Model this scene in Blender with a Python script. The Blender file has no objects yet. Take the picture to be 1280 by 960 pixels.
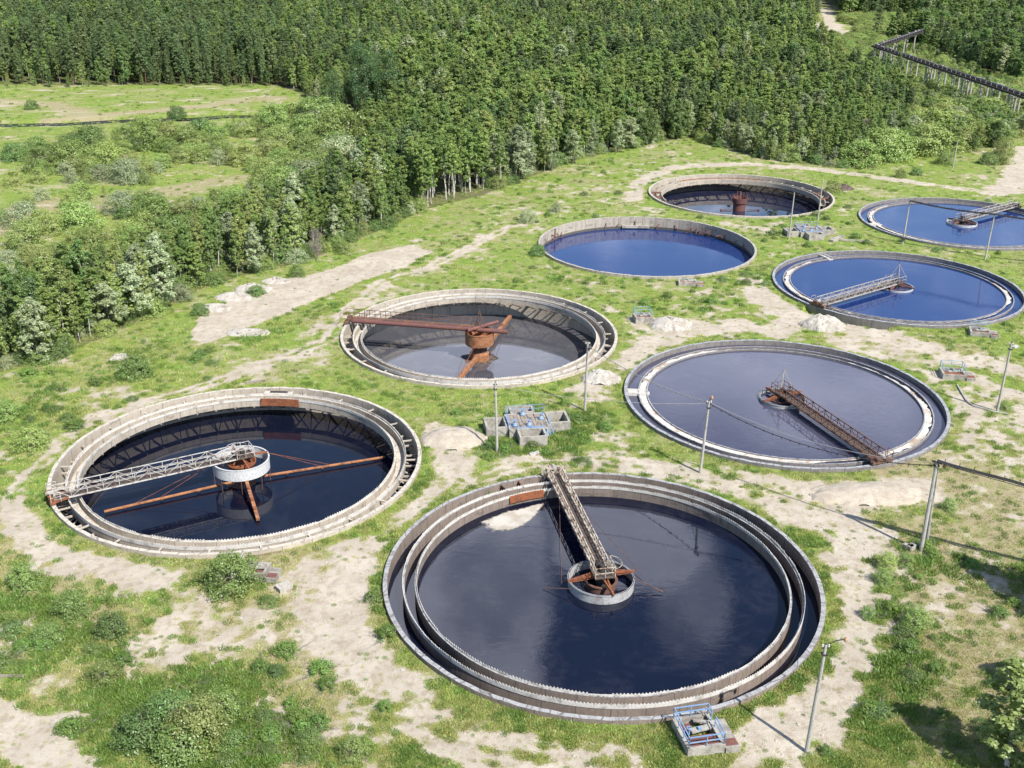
import bpy, math, random
import numpy as np
from mathutils import Vector, Matrix

random.seed(7)
RNG = np.random.default_rng(11)
PI = math.pi
sc = bpy.context.scene
COL = sc.collection
R_ = math.radians

# ------------------------------------------------------------------ camera
F_PX, PITCH, ROLL, CAM_Z = 1371.41, R_(23.16445), R_(0.57237), 56.10
_cp, _sp = math.cos(PITCH), math.sin(PITCH)
_fw = np.array([0, _cp, -_sp]); _rt = np.array([1., 0, 0]); _up = np.array([0, _sp, _cp])
_c, _s = math.cos(ROLL), math.sin(ROLL)
_rt, _up = _c * _rt + _s * _up, -_s * _rt + _c * _up
CAM = np.array([0, 0, CAM_Z])


def gp(px, py, z=0.0):
    """the world point at height z seen at this place of the 1280x960 survey photograph"""
    d = _fw + _rt * (px - 640) / F_PX - _up * (py - 480) / F_PX
    t = (z - CAM_Z) / d[2]
    p = CAM + d * t
    return (float(p[0]), float(p[1]))


cam_d = bpy.data.cameras.new('camera')
cam = bpy.data.objects.new('camera', cam_d); COL.objects.link(cam)
cam_d.sensor_width = 36.0
cam_d.lens = F_PX / 1280 * 36.0
cam_d.clip_start = 0.5
cam_d.clip_end = 6000
M = Matrix([[_rt[0], _up[0], -_fw[0], 0], [_rt[1], _up[1], -_fw[1], 0], [_rt[2], _up[2], -_fw[2], CAM_Z], [0, 0, 0, 1]])
cam.matrix_world = M
sc.camera = cam

# ------------------------------------------------------------------ light
SUN_AZ, SUN_EL = R_(-49.0), R_(48.5)
sd = Vector((math.cos(SUN_AZ) * math.cos(SUN_EL), math.sin(SUN_AZ) * math.cos(SUN_EL), math.sin(SUN_EL)))
sl = bpy.data.lights.new('sun', 'SUN')
sl.energy = 4.6; sl.angle = R_(0.53); sl.color = (1.0, 0.955, 0.88)
so = bpy.data.objects.new('sun', sl); COL.objects.link(so)
so.rotation_euler = sd.to_track_quat('Z', 'Y').to_euler()
so.location = (60, -60, 120)

sc.view_settings.view_transform = 'Standard'
sc.view_settings.look = 'None'
sc.view_settings.gamma = 1
sc.view_settings.exposure = 0.84
sc.view_settings.use_curve_mapping = False


class NT:
    """a small helper to write node trees"""
    def __init__(self, nt):
        self.nt = nt
        nt.nodes.clear()

    def n(self, typ, **kw):
        nd = self.nt.nodes.new(typ)
        for k, v in kw.items():
            setattr(nd, k, v)
        return nd

    def link(self, a, b):
        self.nt.links.new(a, b)

    def put(self, sock, v):
        if hasattr(v, 'node') or hasattr(v, 'is_linked'):
            self.nt.links.new(v, sock)
        else:
            sock.default_value = v

    def math(self, op, a, b=None, c=None, clamp=False):
        nd = self.n('ShaderNodeMath', operation=op, use_clamp=clamp)
        self.put(nd.inputs[0], a)
        if b is not None: self.put(nd.inputs[1], b)
        if c is not None: self.put(nd.inputs[2], c)
        return nd.outputs[0]

    def noise(self, vec, scale, detail=4.0, rough=0.55, dist=0.0):
        nd = self.n('ShaderNodeTexNoise')
        if vec is not None: self.link(vec, nd.inputs['Vector'])
        nd.inputs['Scale'].default_value = scale
        nd.inputs['Detail'].default_value = detail
        nd.inputs['Roughness'].default_value = rough
        nd.inputs['Distortion'].default_value = dist
        return nd.outputs['Fac']

    def ss(self, v, a, b, lo=0.0, hi=1.0):
        nd = self.n('ShaderNodeMapRange', interpolation_type='SMOOTHSTEP')
        self.put(nd.inputs['Value'], v)
        nd.inputs['From Min'].default_value = a; nd.inputs['From Max'].default_value = b
        nd.inputs['To Min'].default_value = lo; nd.inputs['To Max'].default_value = hi
        return nd.outputs['Result']

    def mix(self, f, a, b, blend='MIX'):
        nd = self.n('ShaderNodeMix', data_type='RGBA', blend_type=blend)
        self.put(nd.inputs[0], f)
        for i, v in ((6, a), (7, b)):
            if isinstance(v, (tuple, list)): nd.inputs[i].default_value = (*v[:3], 1)
            else: self.link(v, nd.inputs[i])
        return nd.outputs[2]

    def scale(self, vec, s):
        nd = self.n('ShaderNodeMapping')
        self.link(vec, nd.inputs[0]); nd.inputs['Scale'].default_value = s
        return nd.outputs[0]

    def bump(self, h, strength, dist=0.1):
        nd = self.n('ShaderNodeBump')
        self.link(h, nd.inputs['Height']); nd.inputs['Strength'].default_value = strength
        nd.inputs['Distance'].default_value = dist
        return nd.outputs[0]


def new_mat(name):
    m = bpy.data.materials.new(name); m.use_nodes = True
    t = NT(m.node_tree)
    out = t.n('ShaderNodeOutputMaterial')
    return m, t, out


def principled(t, out, col, rough=0.8, metal=0.0, normal=None, spec=0.3, ior=1.45):
    p = t.n('ShaderNodeBsdfPrincipled')
    if isinstance(col, (tuple, list)): p.inputs['Base Color'].default_value = (*col[:3], 1)
    else: t.link(col, p.inputs['Base Color'])
    t.put(p.inputs['Roughness'], rough); p.inputs['Metallic'].default_value = metal
    p.inputs['Specular IOR Level'].default_value = spec
    p.inputs['IOR'].default_value = ior
    if normal is not None: t.link(normal, p.inputs['Normal'])
    t.link(p.outputs[0], out.inputs[0])
    return p


# ---- world: clear sky with thin broken cloud
w = bpy.data.worlds.new('World'); sc.world = w; w.use_nodes = True
t = NT(w.node_tree)
wo = t.n('ShaderNodeOutputWorld'); bg = t.n('ShaderNodeBackground')
sky = t.n('ShaderNodeTexSky', sky_type='NISHITA', sun_disc=False)
sky.sun_elevation = SUN_EL; sky.sun_rotation = math.atan2(sd.x, sd.y)
sky.altitude = 100; sky.air_density = 1.0; sky.dust_density = 0.4; sky.ozone_density = 2.5
tc = t.n('ShaderNodeTexCoord')
sep = t.n('ShaderNodeSeparateXYZ'); t.link(tc.outputs['Generated'], sep.inputs[0])
zc = t.math('ADD', t.math('MAXIMUM', sep.outputs[2], 0.0), 0.12)
comb = t.n('ShaderNodeCombineXYZ')
t.link(t.math('DIVIDE', sep.outputs[0], zc), comb.inputs[0]); t.link(t.math('DIVIDE', sep.outputs[1], zc), comb.inputs[1])
CLOUD = comb.outputs[0]
cl = t.noise(CLOUD, 2.1, 7, 0.58, 0.4)


def blob(az, el, rad_az, rad_el):
    """soft region of the sky: azimuth from +Y towards +X, elevation, degrees"""
    a = t.math('ARCTAN2', sep.outputs[0], sep.outputs[1]); e = t.math('ARCSINE', sep.outputs[2])
    da = t.math('DIVIDE', t.math('SUBTRACT', a, R_(az)), R_(rad_az)); de = t.math('DIVIDE', t.math('SUBTRACT', e, R_(el)), R_(rad_el))
    q = t.math('ADD', t.math('MULTIPLY', da, da), t.math('MULTIPLY', de, de))
    return t.ss(q, 0.1, 1.2, 1.0, 0.0)




def bank(cov, top, noise, lo=0.22, hi=0.60):
    return t.math('MULTIPLY', t.ss(t.math('ADD', t.math('MULTIPLY', cov, 0.78), t.math('MULTIPLY', t.math('SUBTRACT', noise, 0.5), 1.9)), lo, hi), top)


cl2 = t.noise(CLOUD, 4.5, 6, 0.6, 0.6)
cf = bank(blob(-3.2, 36, 7.0, 14), 0.72, cl)
cf = t.math('MAXIMUM', cf, bank(blob(7, 31, 7, 3.2), 0.55, cl2, .25, .7))
cf = t.math('MAXIMUM', cf, bank(blob(11, 34, 3.5, 4), 0.30, cl2, .25, .8))
cf = t.math('MULTIPLY', cf, t.ss(cl2, 0.30, 0.55, 0.45, 1.0))
cf = t.math('MAXIMUM', cf, bank(blob(14, 22.8, 10, 3.2), 0.40, cl2, .05, .9))
cf = t.math('MAXIMUM', cf, bank(blob(-2, 20.5, 8, 3.0), 0.42, cl, .1, .6))
cf = t.math('MAXIMUM', cf, t.math('MULTIPLY', t.ss(cl2, 0.49, 0.68, 0.0, 0.26), t.ss(sep.outputs[2], 0.40, 0.33)))
skyc = t.mix(cf, sky.outputs[0], (20.0, 20.5, 24.0))
t.link(skyc, bg.inputs[0]); bg.inputs[1].default_value = 0.105
t.link(bg.outputs[0], wo.inputs[0])


# ------------------------------------------------------------------ materials
def paint_mat(name, c1, c2, scale=2.0, lo=0.4, hi=0.62, rough=0.75, bump=0.15, metal=0.0, c3=None, detail=6):
    """a worn surface: one colour breaking into a second (rust, dirt, bare patches)"""
    m, t, out = new_mat(name)
    tc = t.n('ShaderNodeTexCoord').outputs['Object']
    n1 = t.noise(tc, scale, detail, 0.65, 0.3)
    c = t.mix(t.ss(n1, lo, hi), c1, c2)
    if c3:
        c = t.mix(t.ss(t.noise(tc, scale * 3.7, 3), 0.55, 0.7), c, c3)
    c = t.mix(t.ss(t.noise(tc, scale * 9, 3), 0.3, 0.75, 0.0, 0.35), c, (0.06, 0.05, 0.045))
    principled(t, out, c, rough, metal, t.bump(t.noise(tc, scale * 12, 4), bump, 0.03))
    return m


def concrete_mat(name, face, top, dark, blotch=0.5, panels=3.0, streak=0.5, tide=None):
    """cast concrete of a round tank: vertical joints, run-down streaks, mottled weathered top"""
    m, t, out = new_mat(name)
    tcn = t.n('ShaderNodeTexCoord'); P = tcn.outputs['Object']
    sx = t.n('ShaderNodeSeparateXYZ'); t.link(P, sx.inputs[0])
    ang = t.math('MULTIPLY', t.math('ARCTAN2', sx.outputs[1], sx.outputs[0]), 20.0)
    cb = t.n('ShaderNodeCombineXYZ'); t.link(ang, cb.inputs[0]); t.link(sx.outputs[2], cb.inputs[2])
    cyl = cb.outputs[0]
    run = t.noise(t.scale(cyl, (1.6, 1, 0.22)), 1.0, 6, 0.7)
    run2 = t.noise(t.scale(cyl, (6, 1, 0.5)), 1.0, 4, 0.6)
    big = t.noise(P, 0.35, 5, 0.6)
    fine = t.noise(P, 5.0, 6, 0.7)
    c = t.mix(t.ss(run, 0.42, 0.7, 0.0, streak), face, dark)
    c = t.mix(t.ss(run2, 0.55, 0.75, 0.0, streak * 0.6), c, dark)
    c = t.mix(t.ss(big, 0.5, 0.7, 0.0, 0.4), c, tuple(x * 1.25 for x in face))
    if panels:
        fr = t.math('FRACT', t.math('DIVIDE', t.math('ADD', ang, 200.0), panels))
        j = t.ss(t.math('ABSOLUTE', t.math('SUBTRACT', fr, 0.5)), 0.5 - 0.035 / panels * 2, 0.5, 0.0, 0.7)
        c = t.mix(j, c, tuple(x * 0.35 for x in dark))
        wn = t.n('ShaderNodeTexWhiteNoise', noise_dimensions='1D')
        t.link(t.math('FLOOR', t.math('DIVIDE', t.math('ADD', ang, 200.0), panels)), wn.inputs['W'])
        c = t.mix(t.math('MULTIPLY', wn.outputs['Value'], 0.22), c, dark)
    if tide is not None:
        tl = t.math('ADD', sx.outputs[2], t.math('MULTIPLY', t.math('SUBTRACT', run, 0.5), 0.5))
        c = t.mix(t.ss(tl, tide - 0.05, tide + 0.12, 0.8, 0.0), c, (0.035, 0.03, 0.026))
    geo = t.n('ShaderNodeNewGeometry'); gx = t.n('ShaderNodeSeparateXYZ'); t.link(geo.outputs['Normal'], gx.inputs[0])
    topn = t.noise(t.scale(cyl, (0.9, 1, 1)), 1.0, 7, 0.75)
    tn2 = t.noise(P, 2.2, 7, 0.75)
    tcol = t.mix(t.ss(t.math('ADD', t.math('MULTIPLY', topn, 0.5), t.math('MULTIPLY', tn2, 0.5)), 0.47, 0.58, 0.0, blotch), top, dark)
    tcol = t.mix(t.ss(tn2, 0.58, 0.66, 0.0, 0.6), tcol, (0.5, 0.49, 0.47))
    vo = t.n('ShaderNodeTexVoronoi', feature='DISTANCE_TO_EDGE'); t.link(P, vo.inputs['Vector']); vo.inputs['Scale'].default_value = 0.55
    tcol = t.mix(t.ss(vo.outputs['Distance'], 0.0, 0.035, 0.75, 0.0), tcol, tuple(x * .5 for x in dark))
    c = t.mix(t.ss(t.noise(t.scale(cyl, (0.35, 1, 0.9)), 1.0, 7, 0.75), 0.55, 0.63, 0.0, 0.55), c, tuple(x * .75 for x in dark))
    c = t.mix(t.ss(gx.outputs[2], 0.6, 0.9), c, tcol)
    c = t.mix(t.ss(fine, 0.35, 0.75, 0.0, 0.3), c, tuple(x * 0.6 for x in dark))
    principled(t, out, c, 0.9, 0, t.bump(fine, 0.35, 0.04), 0.2)
    return m


def water_mat(name, base, rough=0.03, ior=1.4, ripple=0.05, scum=0.0, scumcol=(0.2, 0.19, 0.18), rscale=1.0):
    m, t, out = new_mat(name)
    P = t.n('ShaderNodeTexCoord').outputs['Object']
    a = t.noise(t.scale(P, (0.55 * rscale, 1.0 * rscale, 1)), 1.3, 4, 0.6, 0.4)
    b = t.noise(P, 0.12, 3, 0.5)
    h = t.math('MULTIPLY', a, t.ss(b, 0.35, 0.65, 0.35, 1.0))
    col = base
    rg = rough
    if scum:
        s = t.noise(P, 0.22, 6, 0.68, 0.8)
        f = t.ss(s, 0.42, 0.72, 0.0, scum)
        s2 = t.noise(P, 1.3, 6, 0.7, 0.5)
        f = t.math('MULTIPLY', f, t.ss(s2, 0.3, 0.6))
        col = t.mix(f, base, scumcol)
    fl = t.ss(t.noise(P, 3.0, 3, 0.6), 0.735, 0.76, 0.0, 0.5)      # floating flecks
    fl = t.math('MULTIPLY', fl, t.ss(t.noise(P, 0.16, 3), 0.52, 0.66))
    col = t.mix(fl, col, (0.42, 0.42, 0.42))
    rg = t.math('ADD', rough, t.math('MULTIPLY', fl, 0.5))
    p = principled(t, out, col, rg, 0, t.bump(h, ripple, 0.1), 0.5, ior)
    return m


MAT = {}
MAT['conc_beige'] = concrete_mat('beige_concrete', (0.46, 0.405, 0.33), (0.50, 0.455, 0.385), (0.17, 0.145, 0.125), 0.3, 3.0, 0.4)
MAT['conc_brown'] = concrete_mat('brown_stained_concrete', (0.24, 0.195, 0.165), (0.34, 0.34, 0.34), (0.085, 0.072, 0.065), 0.6, 3.0, 0.55)
MAT['conc_grey'] = concrete_mat('grey_concrete', (0.23, 0.21, 0.195), (0.33, 0.335, 0.35), (0.085, 0.08, 0.08), 0.55, 3.0, 0.6)
MAT['conc_deep'] = concrete_mat('damp_concrete', (0.44, 0.385, 0.315), (0.50, 0.455, 0.385), (0.15, 0.13, 0.11), 0.3, 2.4, 0.45, tide=-1.75)
MAT['conc_wall5'] = concrete_mat('pale_stained_concrete', (0.42, 0.375, 0.31), (0.42, 0.39, 0.35), (0.12, 0.10, 0.085), 0.5, 2.5, 0.55, tide=-1.5)
MAT['conc_box'] = paint_mat('box_concrete', (0.38, 0.355, 0.31), (0.21, 0.19, 0.165), 0.9, 0.42, 0.66, 0.92, 0.3)
MAT['conc_pole'] = paint_mat('pole_concrete', (0.41, 0.39, 0.355), (0.29, 0.27, 0.245), 1.6, 0.45, 0.7, 0.9, 0.2)
MAT['weir_white'] = paint_mat('limed_weir', (0.58, 0.555, 0.51), (0.33, 0.295, 0.255), 1.1, 0.48, 0.68, 0.85, 0.2)
MAT['rust'] = paint_mat('rust', (0.26, 0.085, 0.035), (0.13, 0.045, 0.025), 1.3, 0.42, 0.66, 0.9, 0.3, c3=(0.33, 0.13, 0.05))
MAT['rust_orange'] = paint_mat('orange_rust', (0.33, 0.145, 0.065), (0.17, 0.072, 0.04), 1.1, 0.42, 0.66, 0.92, 0.35, c3=(0.40, 0.21, 0.11))
MAT['rust_purple'] = paint_mat('oxide_paint', (0.14, 0.06, 0.055), (0.20, 0.08, 0.05), 1.1, 0.48, 0.66, 0.7, 0.2)
MAT['rust_brown'] = paint_mat('brown_rusty_steel', (0.12, 0.065, 0.05), (0.21, 0.095, 0.05), 1.2, 0.48, 0.64, 0.85, 0.2)
MAT['steel_cream'] = paint_mat('flaking_cream_paint', (0.48, 0.42, 0.34), (0.16, 0.085, 0.055), 2.6, 0.49, 0.6, 0.8, 0.25)
MAT['steel_white'] = paint_mat('white_paint_with_rust', (0.50, 0.485, 0.45), (0.22, 0.14, 0.10), 1.5, 0.48, 0.64, 0.7, 0.2)
MAT['steel_grey'] = paint_mat('greyed_steel', (0.36, 0.34, 0.32), (0.16, 0.09, 0.06), 1.7, 0.5, 0.66, 0.75, 0.2)
MAT['ring_white'] = paint_mat('white_ring_paint', (0.54, 0.54, 0.535), (0.40, 0.39, 0.375), 0.6, 0.5, 0.8, 0.6, 0.1)
MAT['ring_grey'] = paint_mat('galvanised_ring', (0.40, 0.40, 0.40), (0.22, 0.20, 0.19), 0.9, 0.45, 0.7, 0.55, 0.15)
MAT['dark_steel'] = paint_mat('dark_steel', (0.035, 0.032, 0.03), (0.10, 0.06, 0.045), 2.0, 0.55, 0.7, 0.7, 0.2)
MAT['grating'] = paint_mat('deck_grating', (0.07, 0.058, 0.05), (0.14, 0.085, 0.06), 3.0, 0.45, 0.65, 0.85, 0.3)
MAT['blue'] = paint_mat('light_blue_paint', (0.17, 0.31, 0.52), (0.30, 0.33, 0.36), 2.2, 0.5, 0.64, 0.6, 0.1)
MAT['teal'] = paint_mat('faded_teal_paint', (0.20, 0.36, 0.42), (0.36, 0.40, 0.40), 2.2, 0.5, 0.66, 0.7, 0.1)
MAT['cable'] = paint_mat('black_cable', (0.022, 0.022, 0.024), (0.05, 0.045, 0.045), 3.0, 0.5, 0.7, 0.6, 0.1)
MAT['wire'] = paint_mat('bare_wire', (0.30, 0.29, 0.28), (0.18, 0.17, 0.16), 3.0, 0.5, 0.7, 0.5, 0.1)
MAT['timber'] = paint_mat('grey_timber', (0.30, 0.26, 0.22), (0.17, 0.14, 0.12), 1.5, 0.45, 0.65, 0.9, 0.3)
MAT['lime'] = paint_mat('lime_rubble', (0.43, 0.40, 0.355), (0.30, 0.26, 0.215), 0.8, 0.45, 0.68, 0.95, 0.5)
MAT['sand'] = paint_mat('pale_sand', (0.44, 0.385, 0.31), (0.35, 0.295, 0.225), 0.9, 0.4, 0.7, 0.97, 0.5)
MAT['dark_rubble'] = paint_mat('dark_rubble', (0.06, 0.045, 0.04), (0.16, 0.12, 0.10), 1.5, 0.45, 0.65, 0.95, 0.4)
MAT['lamp_orange'] = paint_mat('orange_lamp_housing', (0.42, 0.22, 0.12), (0.42, 0.34, 0.28), 2.5, 0.5, 0.7, 0.5, 0.05)
MAT['porcelain'] = paint_mat('white_insulator', (0.62, 0.60, 0.56), (0.5, 0.48, 0.45), 4, 0.5, 0.7, 0.3, 0.0)
MAT['foam'] = paint_mat('dried_foam', (0.60, 0.555, 0.49), (0.42, 0.36, 0.28), 0.45, 0.5, 0.72, 0.95, 0.3)
MAT['foam_white'] = paint_mat('white_foam', (0.60, 0.565, 0.51), (0.36, 0.28, 0.21), 0.30, 0.50, 0.62, 0.95, 0.3, c3=(0.46, 0.40, 0.33))

MAT['water_dark'] = water_mat('dark_water', (0.0035, 0.0055, 0.016), 0.02, 1.42, 0.05, 0.16, (0.075, 0.075, 0.085))
MAT['water_ink'] = water_mat('ink_water', (0.004, 0.0055, 0.014), 0.015, 1.40, 0.02, 0.10, (0.06, 0.06, 0.07))
MAT['water_ditch'] = water_mat('ditch_water', (0.016, 0.018, 0.012), 0.25, 1.08, 0.1)
MAT['water_milky'] = water_mat('milky_water', (0.058, 0.058, 0.068), 0.03, 1.42, 0.012, 0.5, (0.14, 0.135, 0.13))
MAT['water_violet'] = water_mat('violet_water', (0.05, 0.05, 0.078), 0.06, 1.45, 0.09, 0.25, (0.10, 0.10, 0.13), 1.6)
MAT['water_blue'] = water_mat('blue_water', (0.010, 0.028, 0.115), 0.05, 1.58, 0.08, 0.10, (0.07, 0.09, 0.16), 1.5)
MAT['water_rust'] = water_mat('settled_water', (0.010, 0.013, 0.032), 0.02, 1.5, 0.01, 0.22, (0.10, 0.085, 0.075))


def bark_mat(name, c1, c2):
    m, t, out = new_mat(name)
    P = t.n('ShaderNodeTexCoord').outputs['Object']
    n = t.noise(t.scale(P, (3, 3, 1.2)), 1.5, 5, 0.7)
    principled(t, out, t.mix(t.ss(n, 0.45, 0.6), c1, c2), 0.95, 0, t.bump(n, 0.4, 0.05), 0.1)
    return m


def leaf_mat(name, c1, c2, c3, trans=0.35, rnd=0.5):
    m, t, out = new_mat(name)
    oi = t.n('ShaderNodeObjectInfo'); geo = t.n('ShaderNodeNewGeometry')
    c = t.mix(t.math('MULTIPLY', geo.outputs['Random Per Island'], 1.0), c1, c2)
    c = t.mix(t.ss(oi.outputs['Random'], 0.15, 0.95, 0.0, rnd), c, c3)
    w2 = t.n('ShaderNodeTexWhiteNoise', noise_dimensions='1D'); t.link(t.math('MULTIPLY', oi.outputs['Random'], 91.7), w2.inputs['W'])
    hs = t.n('ShaderNodeHueSaturation'); t.link(c, hs.inputs['Color']); t.link(t.math('MULTIPLY_ADD', w2.outputs['Value'], 0.60, 0.80), hs.inputs['Value'])
    t.link(t.math('MULTIPLY_ADD', oi.outputs['Random'], -0.022, 0.520), hs.inputs['Hue']); c = hs.outputs[0]
    d = t.n('ShaderNodeBsdfDiffuse'); t.link(c, d.inputs[0])
    tr = t.n('ShaderNodeBsdfTranslucent')
    c2_ = t.mix(0.5, c, (c3[0] * 1.2, c3[1] * 1.3, c3[2] * 0.6)); t.link(c2_, tr.inputs[0])
    g = t.n('ShaderNodeBsdfGlossy'); g.inputs['Roughness'].default_value = 0.45; g.inputs[0].default_value = (0.9, 0.95, 0.9, 1)
    mx = t.n('ShaderNodeMixShader'); mx.inputs[0].default_value = trans
    t.link(d.outputs[0], mx.inputs[1]); t.link(tr.outputs[0], mx.inputs[2])
    m2 = t.n('ShaderNodeMixShader'); m2.inputs[0].default_value = 0.035
    t.link(mx.outputs[0], m2.inputs[1]); t.link(g.outputs[0], m2.inputs[2])
    t.link(m2.outputs[0], out.inputs[0])
    return m


MAT['bark_birch'] = bark_mat('birch_bark', (0.52, 0.49, 0.44), (0.13, 0.11, 0.10))
MAT['bark_dark'] = bark_mat('pine_bark', (0.13, 0.085, 0.06), (0.07, 0.05, 0.04))
MAT['bark_grey'] = bark_mat('grey_bark', (0.25, 0.21, 0.19), (0.13, 0.11, 0.10))
MAT['leaf_birch'] = leaf_mat('birch_leaves', (0.145, 0.210, 0.050), (0.260, 0.330, 0.098), (0.220, 0.285, 0.068))
MAT['leaf_olive'] = leaf_mat('olive_leaves', (0.190, 0.235, 0.062), (0.310, 0.360, 0.120), (0.300, 0.325, 0.110))
MAT['leaf_aspen'] = leaf_mat('silver_leaves', (0.193, 0.241, 0.115), (0.435, 0.460, 0.287), (0.290, 0.322, 0.161))
MAT['leaf_pine'] = leaf_mat('pine_needles', (0.070, 0.110, 0.040), (0.135, 0.185, 0.068), (0.125, 0.160, 0.055), 0.15)
MAT['leaf_dark'] = leaf_mat('dark_leaves', (0.105, 0.168, 0.046), (0.190, 0.262, 0.082), (0.160, 0.225, 0.058))
MAT['leaf_deep'] = leaf_mat('deep_green_leaves', (0.055, 0.10, 0.034), (0.105, 0.165, 0.06), (0.085, 0.135, 0.045))
MAT['leaf_shrub'] = leaf_mat('shrub_leaves', (0.180, 0.245, 0.060), (0.300, 0.375, 0.115), (0.280, 0.330, 0.095))
MAT['leaf_weed'] = leaf_mat('weed_leaves', (0.105, 0.180, 0.036), (0.200, 0.290, 0.065), (0.180, 0.240, 0.050))
MAT['grass'] = leaf_mat('grass_blades', (0.185, 0.29, 0.050), (0.31, 0.42, 0.095), (0.360, 0.425, 0.115), 0.4, 0.75)
MAT['grass_yellow'] = leaf_mat('yellow_grass_blades', (0.28, 0.31, 0.075), (0.40, 0.42, 0.13), (0.42, 0.40, 0.16), 0.4, 0.6)
MAT['grass_dry'] = leaf_mat('dry_grass_blades', (0.36, 0.30, 0.17), (0.47, 0.40, 0.25), (0.33, 0.31, 0.13), 0.3, 0.7)


# ------------------------------------------------------------------ mesh builder
class MB:
    def __init__(self): self.v = []; self.f = []

    def add(self, vs, fs):
        o = len(self.v); self.v += [tuple(x) for x in vs]; self.f += [tuple(i + o for i in f) for f in fs]
        return self

    def box(self, cx, cy, cz, sx, sy, sz, rz=0.0):
        c, s = math.cos(rz), math.sin(rz); vs = []
        for z in (-.5, .5):
            for x, y in ((-.5, -.5), (.5, -.5), (.5, .5), (-.5, .5)):
                X, Y = x * sx, y * sy
                vs.append((cx + c * X - s * Y, cy + s * X + c * Y, cz + z * sz))
        return self.add(vs, [(3, 2, 1, 0), (4, 5, 6, 7), (0, 1, 5, 4), (1, 2, 6, 5), (2, 3, 7, 6), (3, 0, 4, 7)])

    def beam(self, p, q, w, h=None):
        h = h or w; p = Vector(p); q = Vector(q); d = (q - p)
        if d.length < 1e-6: return self
        d.normalize(); u = d.cross(Vector((0, 0, 1)))
        if u.length < 1e-3: u = Vector((1, 0, 0))
        u.normalize(); n = u.cross(d)
        vs = [b + u * (a * w / 2) + n * (c * h / 2) for b in (p, q) for a, c in ((-1, -1), (1, -1), (1, 1), (-1, 1))]
        return self.add(vs, [(0, 1, 2, 3), (7, 6, 5, 4), (4, 5, 1, 0), (5, 6, 2, 1), (6, 7, 3, 2), (7, 4, 0, 3)])

    def tube(self, pts, r, n=8, r2=None):
        pts = [Vector(p) for p in pts]; r2 = r if r2 is None else r2; vs = []; fs = []; k = len(pts)
        for i, p in enumerate(pts):
            d = (pts[min(i + 1, k - 1)] - pts[max(i - 1, 0)]).normalized()
            u = d.cross(Vector((0, 0, 1)))
            if u.length < 1e-3: u = Vector((1, 0, 0))
            u.normalize(); m = d.cross(u)
            rr = r + (r2 - r) * i / max(1, k - 1)
            for j in range(n):
                a = 2 * PI * j / n; vs.append(p + u * (rr * math.cos(a)) + m * (rr * math.sin(a)))
        for i in range(k - 1):
            for j in range(n):
                fs.append((i * n + j, i * n + (j + 1) % n, (i + 1) * n + (j + 1) % n, (i + 1) * n + j))
        fs.append(tuple(range(n - 1, -1, -1))); fs.append(tuple((k - 1) * n + j for j in range(n)))
        return self.add(vs, fs)

    def ring(self, ri, ro, z0, z1, a0=0.0, a1=360.0, n=180, wob=0.0, cx=0, cy=0):
        """an annular wall of rectangular section"""
        full = abs(a1 - a0) >= 359.9; k = n if full else max(3, int(n * (a1 - a0) / 360)) + 1
        vs = []; fs = []
        for i in range(k):
            a = R_(a0 + (a1 - a0) * i / (k if full else k - 1)); c, s = math.cos(a), math.sin(a)
            dz = wob * (math.sin(a * 37.3) + math.sin(a * 13.1 + 1) + math.sin(a * 71)) / 3
            for r, z in ((ri, z0), (ro, z0), (ro, z1 + dz), (ri, z1 + dz)): vs.append((cx + r * c, cy + r * s, z))
        for i in range(k if full else k - 1):
            b = (i + 1) % k
            for j in range(4):
                fs.append((i * 4 + j, b * 4 + j, b * 4 + (j + 1) % 4, i * 4 + (j + 1) % 4))
        if not full: fs += [(0, 1, 2, 3), ((k - 1) * 4 + 3, (k - 1) * 4 + 2, (k - 1) * 4 + 1, (k - 1) * 4)]
        return self.add(vs, fs)

    def lathe(self, prof, n=32, cx=0, cy=0, cz=0):
        vs = []; fs = []; k = len(prof)
        for r, z in prof:
            for j in range(n):
                a = 2 * PI * j / n; vs.append((cx + r * math.cos(a), cy + r * math.sin(a), cz + z))
        for i in range(k - 1):
            for j in range(n):
                fs.append((i * n + j, i * n + (j + 1) % n, (i + 1) * n + (j + 1) % n, (i + 1) * n + j))
        fs.append(tuple(range(n - 1, -1, -1))); fs.append(tuple((k - 1) * n + j for j in range(n)))
        return self.add(vs, fs)

    def disc(self, r, z, n=128, ri=0.0, cx=0, cy=0):
        if ri > 0:
            vs = [(cx + q * math.cos(2 * PI * j / n), cy + q * math.sin(2 * PI * j / n), z) for q in (ri, r) for j in range(n)]
            return self.add(vs, [(j, n + j, n + (j + 1) % n, (j + 1) % n) for j in range(n)])
        vs = [(cx + r * math.cos(2 * PI * j / n), cy + r * math.sin(2 * PI * j / n), z) for j in range(n)]
        return self.add(vs, [tuple(range(n))])

    def build(self, name, mat, parent=None, smooth=False):
        me = bpy.data.meshes.new(name); me.from_pydata(self.v, [], self.f)
        me.materials.append(MAT[mat] if isinstance(mat, str) else mat)
        if smooth: me.polygons.foreach_set('use_smooth', [True] * len(me.polygons))
        me.update()
        o = bpy.data.objects.new(name, me); COL.objects.link(o)
        if parent is not None: o.parent = parent
        return o


def tag(o, label=None, cat=None, group=None, kind=None):
    if label: o['label'] = label
    if cat: o['category'] = cat
    if group: o['group'] = group
    if kind: o['kind'] = kind
    return o


def thing(name, label, cat, loc=(0, 0, 0), rz=0.0, group=None):
    o = bpy.data.objects.new(name, None); COL.objects.link(o)
    o.empty_display_size = 0.5
    o.location = loc; o.rotation_euler = (0, 0, rz)
    return tag(o, label, cat, group)





def kids(o): return [c for c in o.children]


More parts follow.
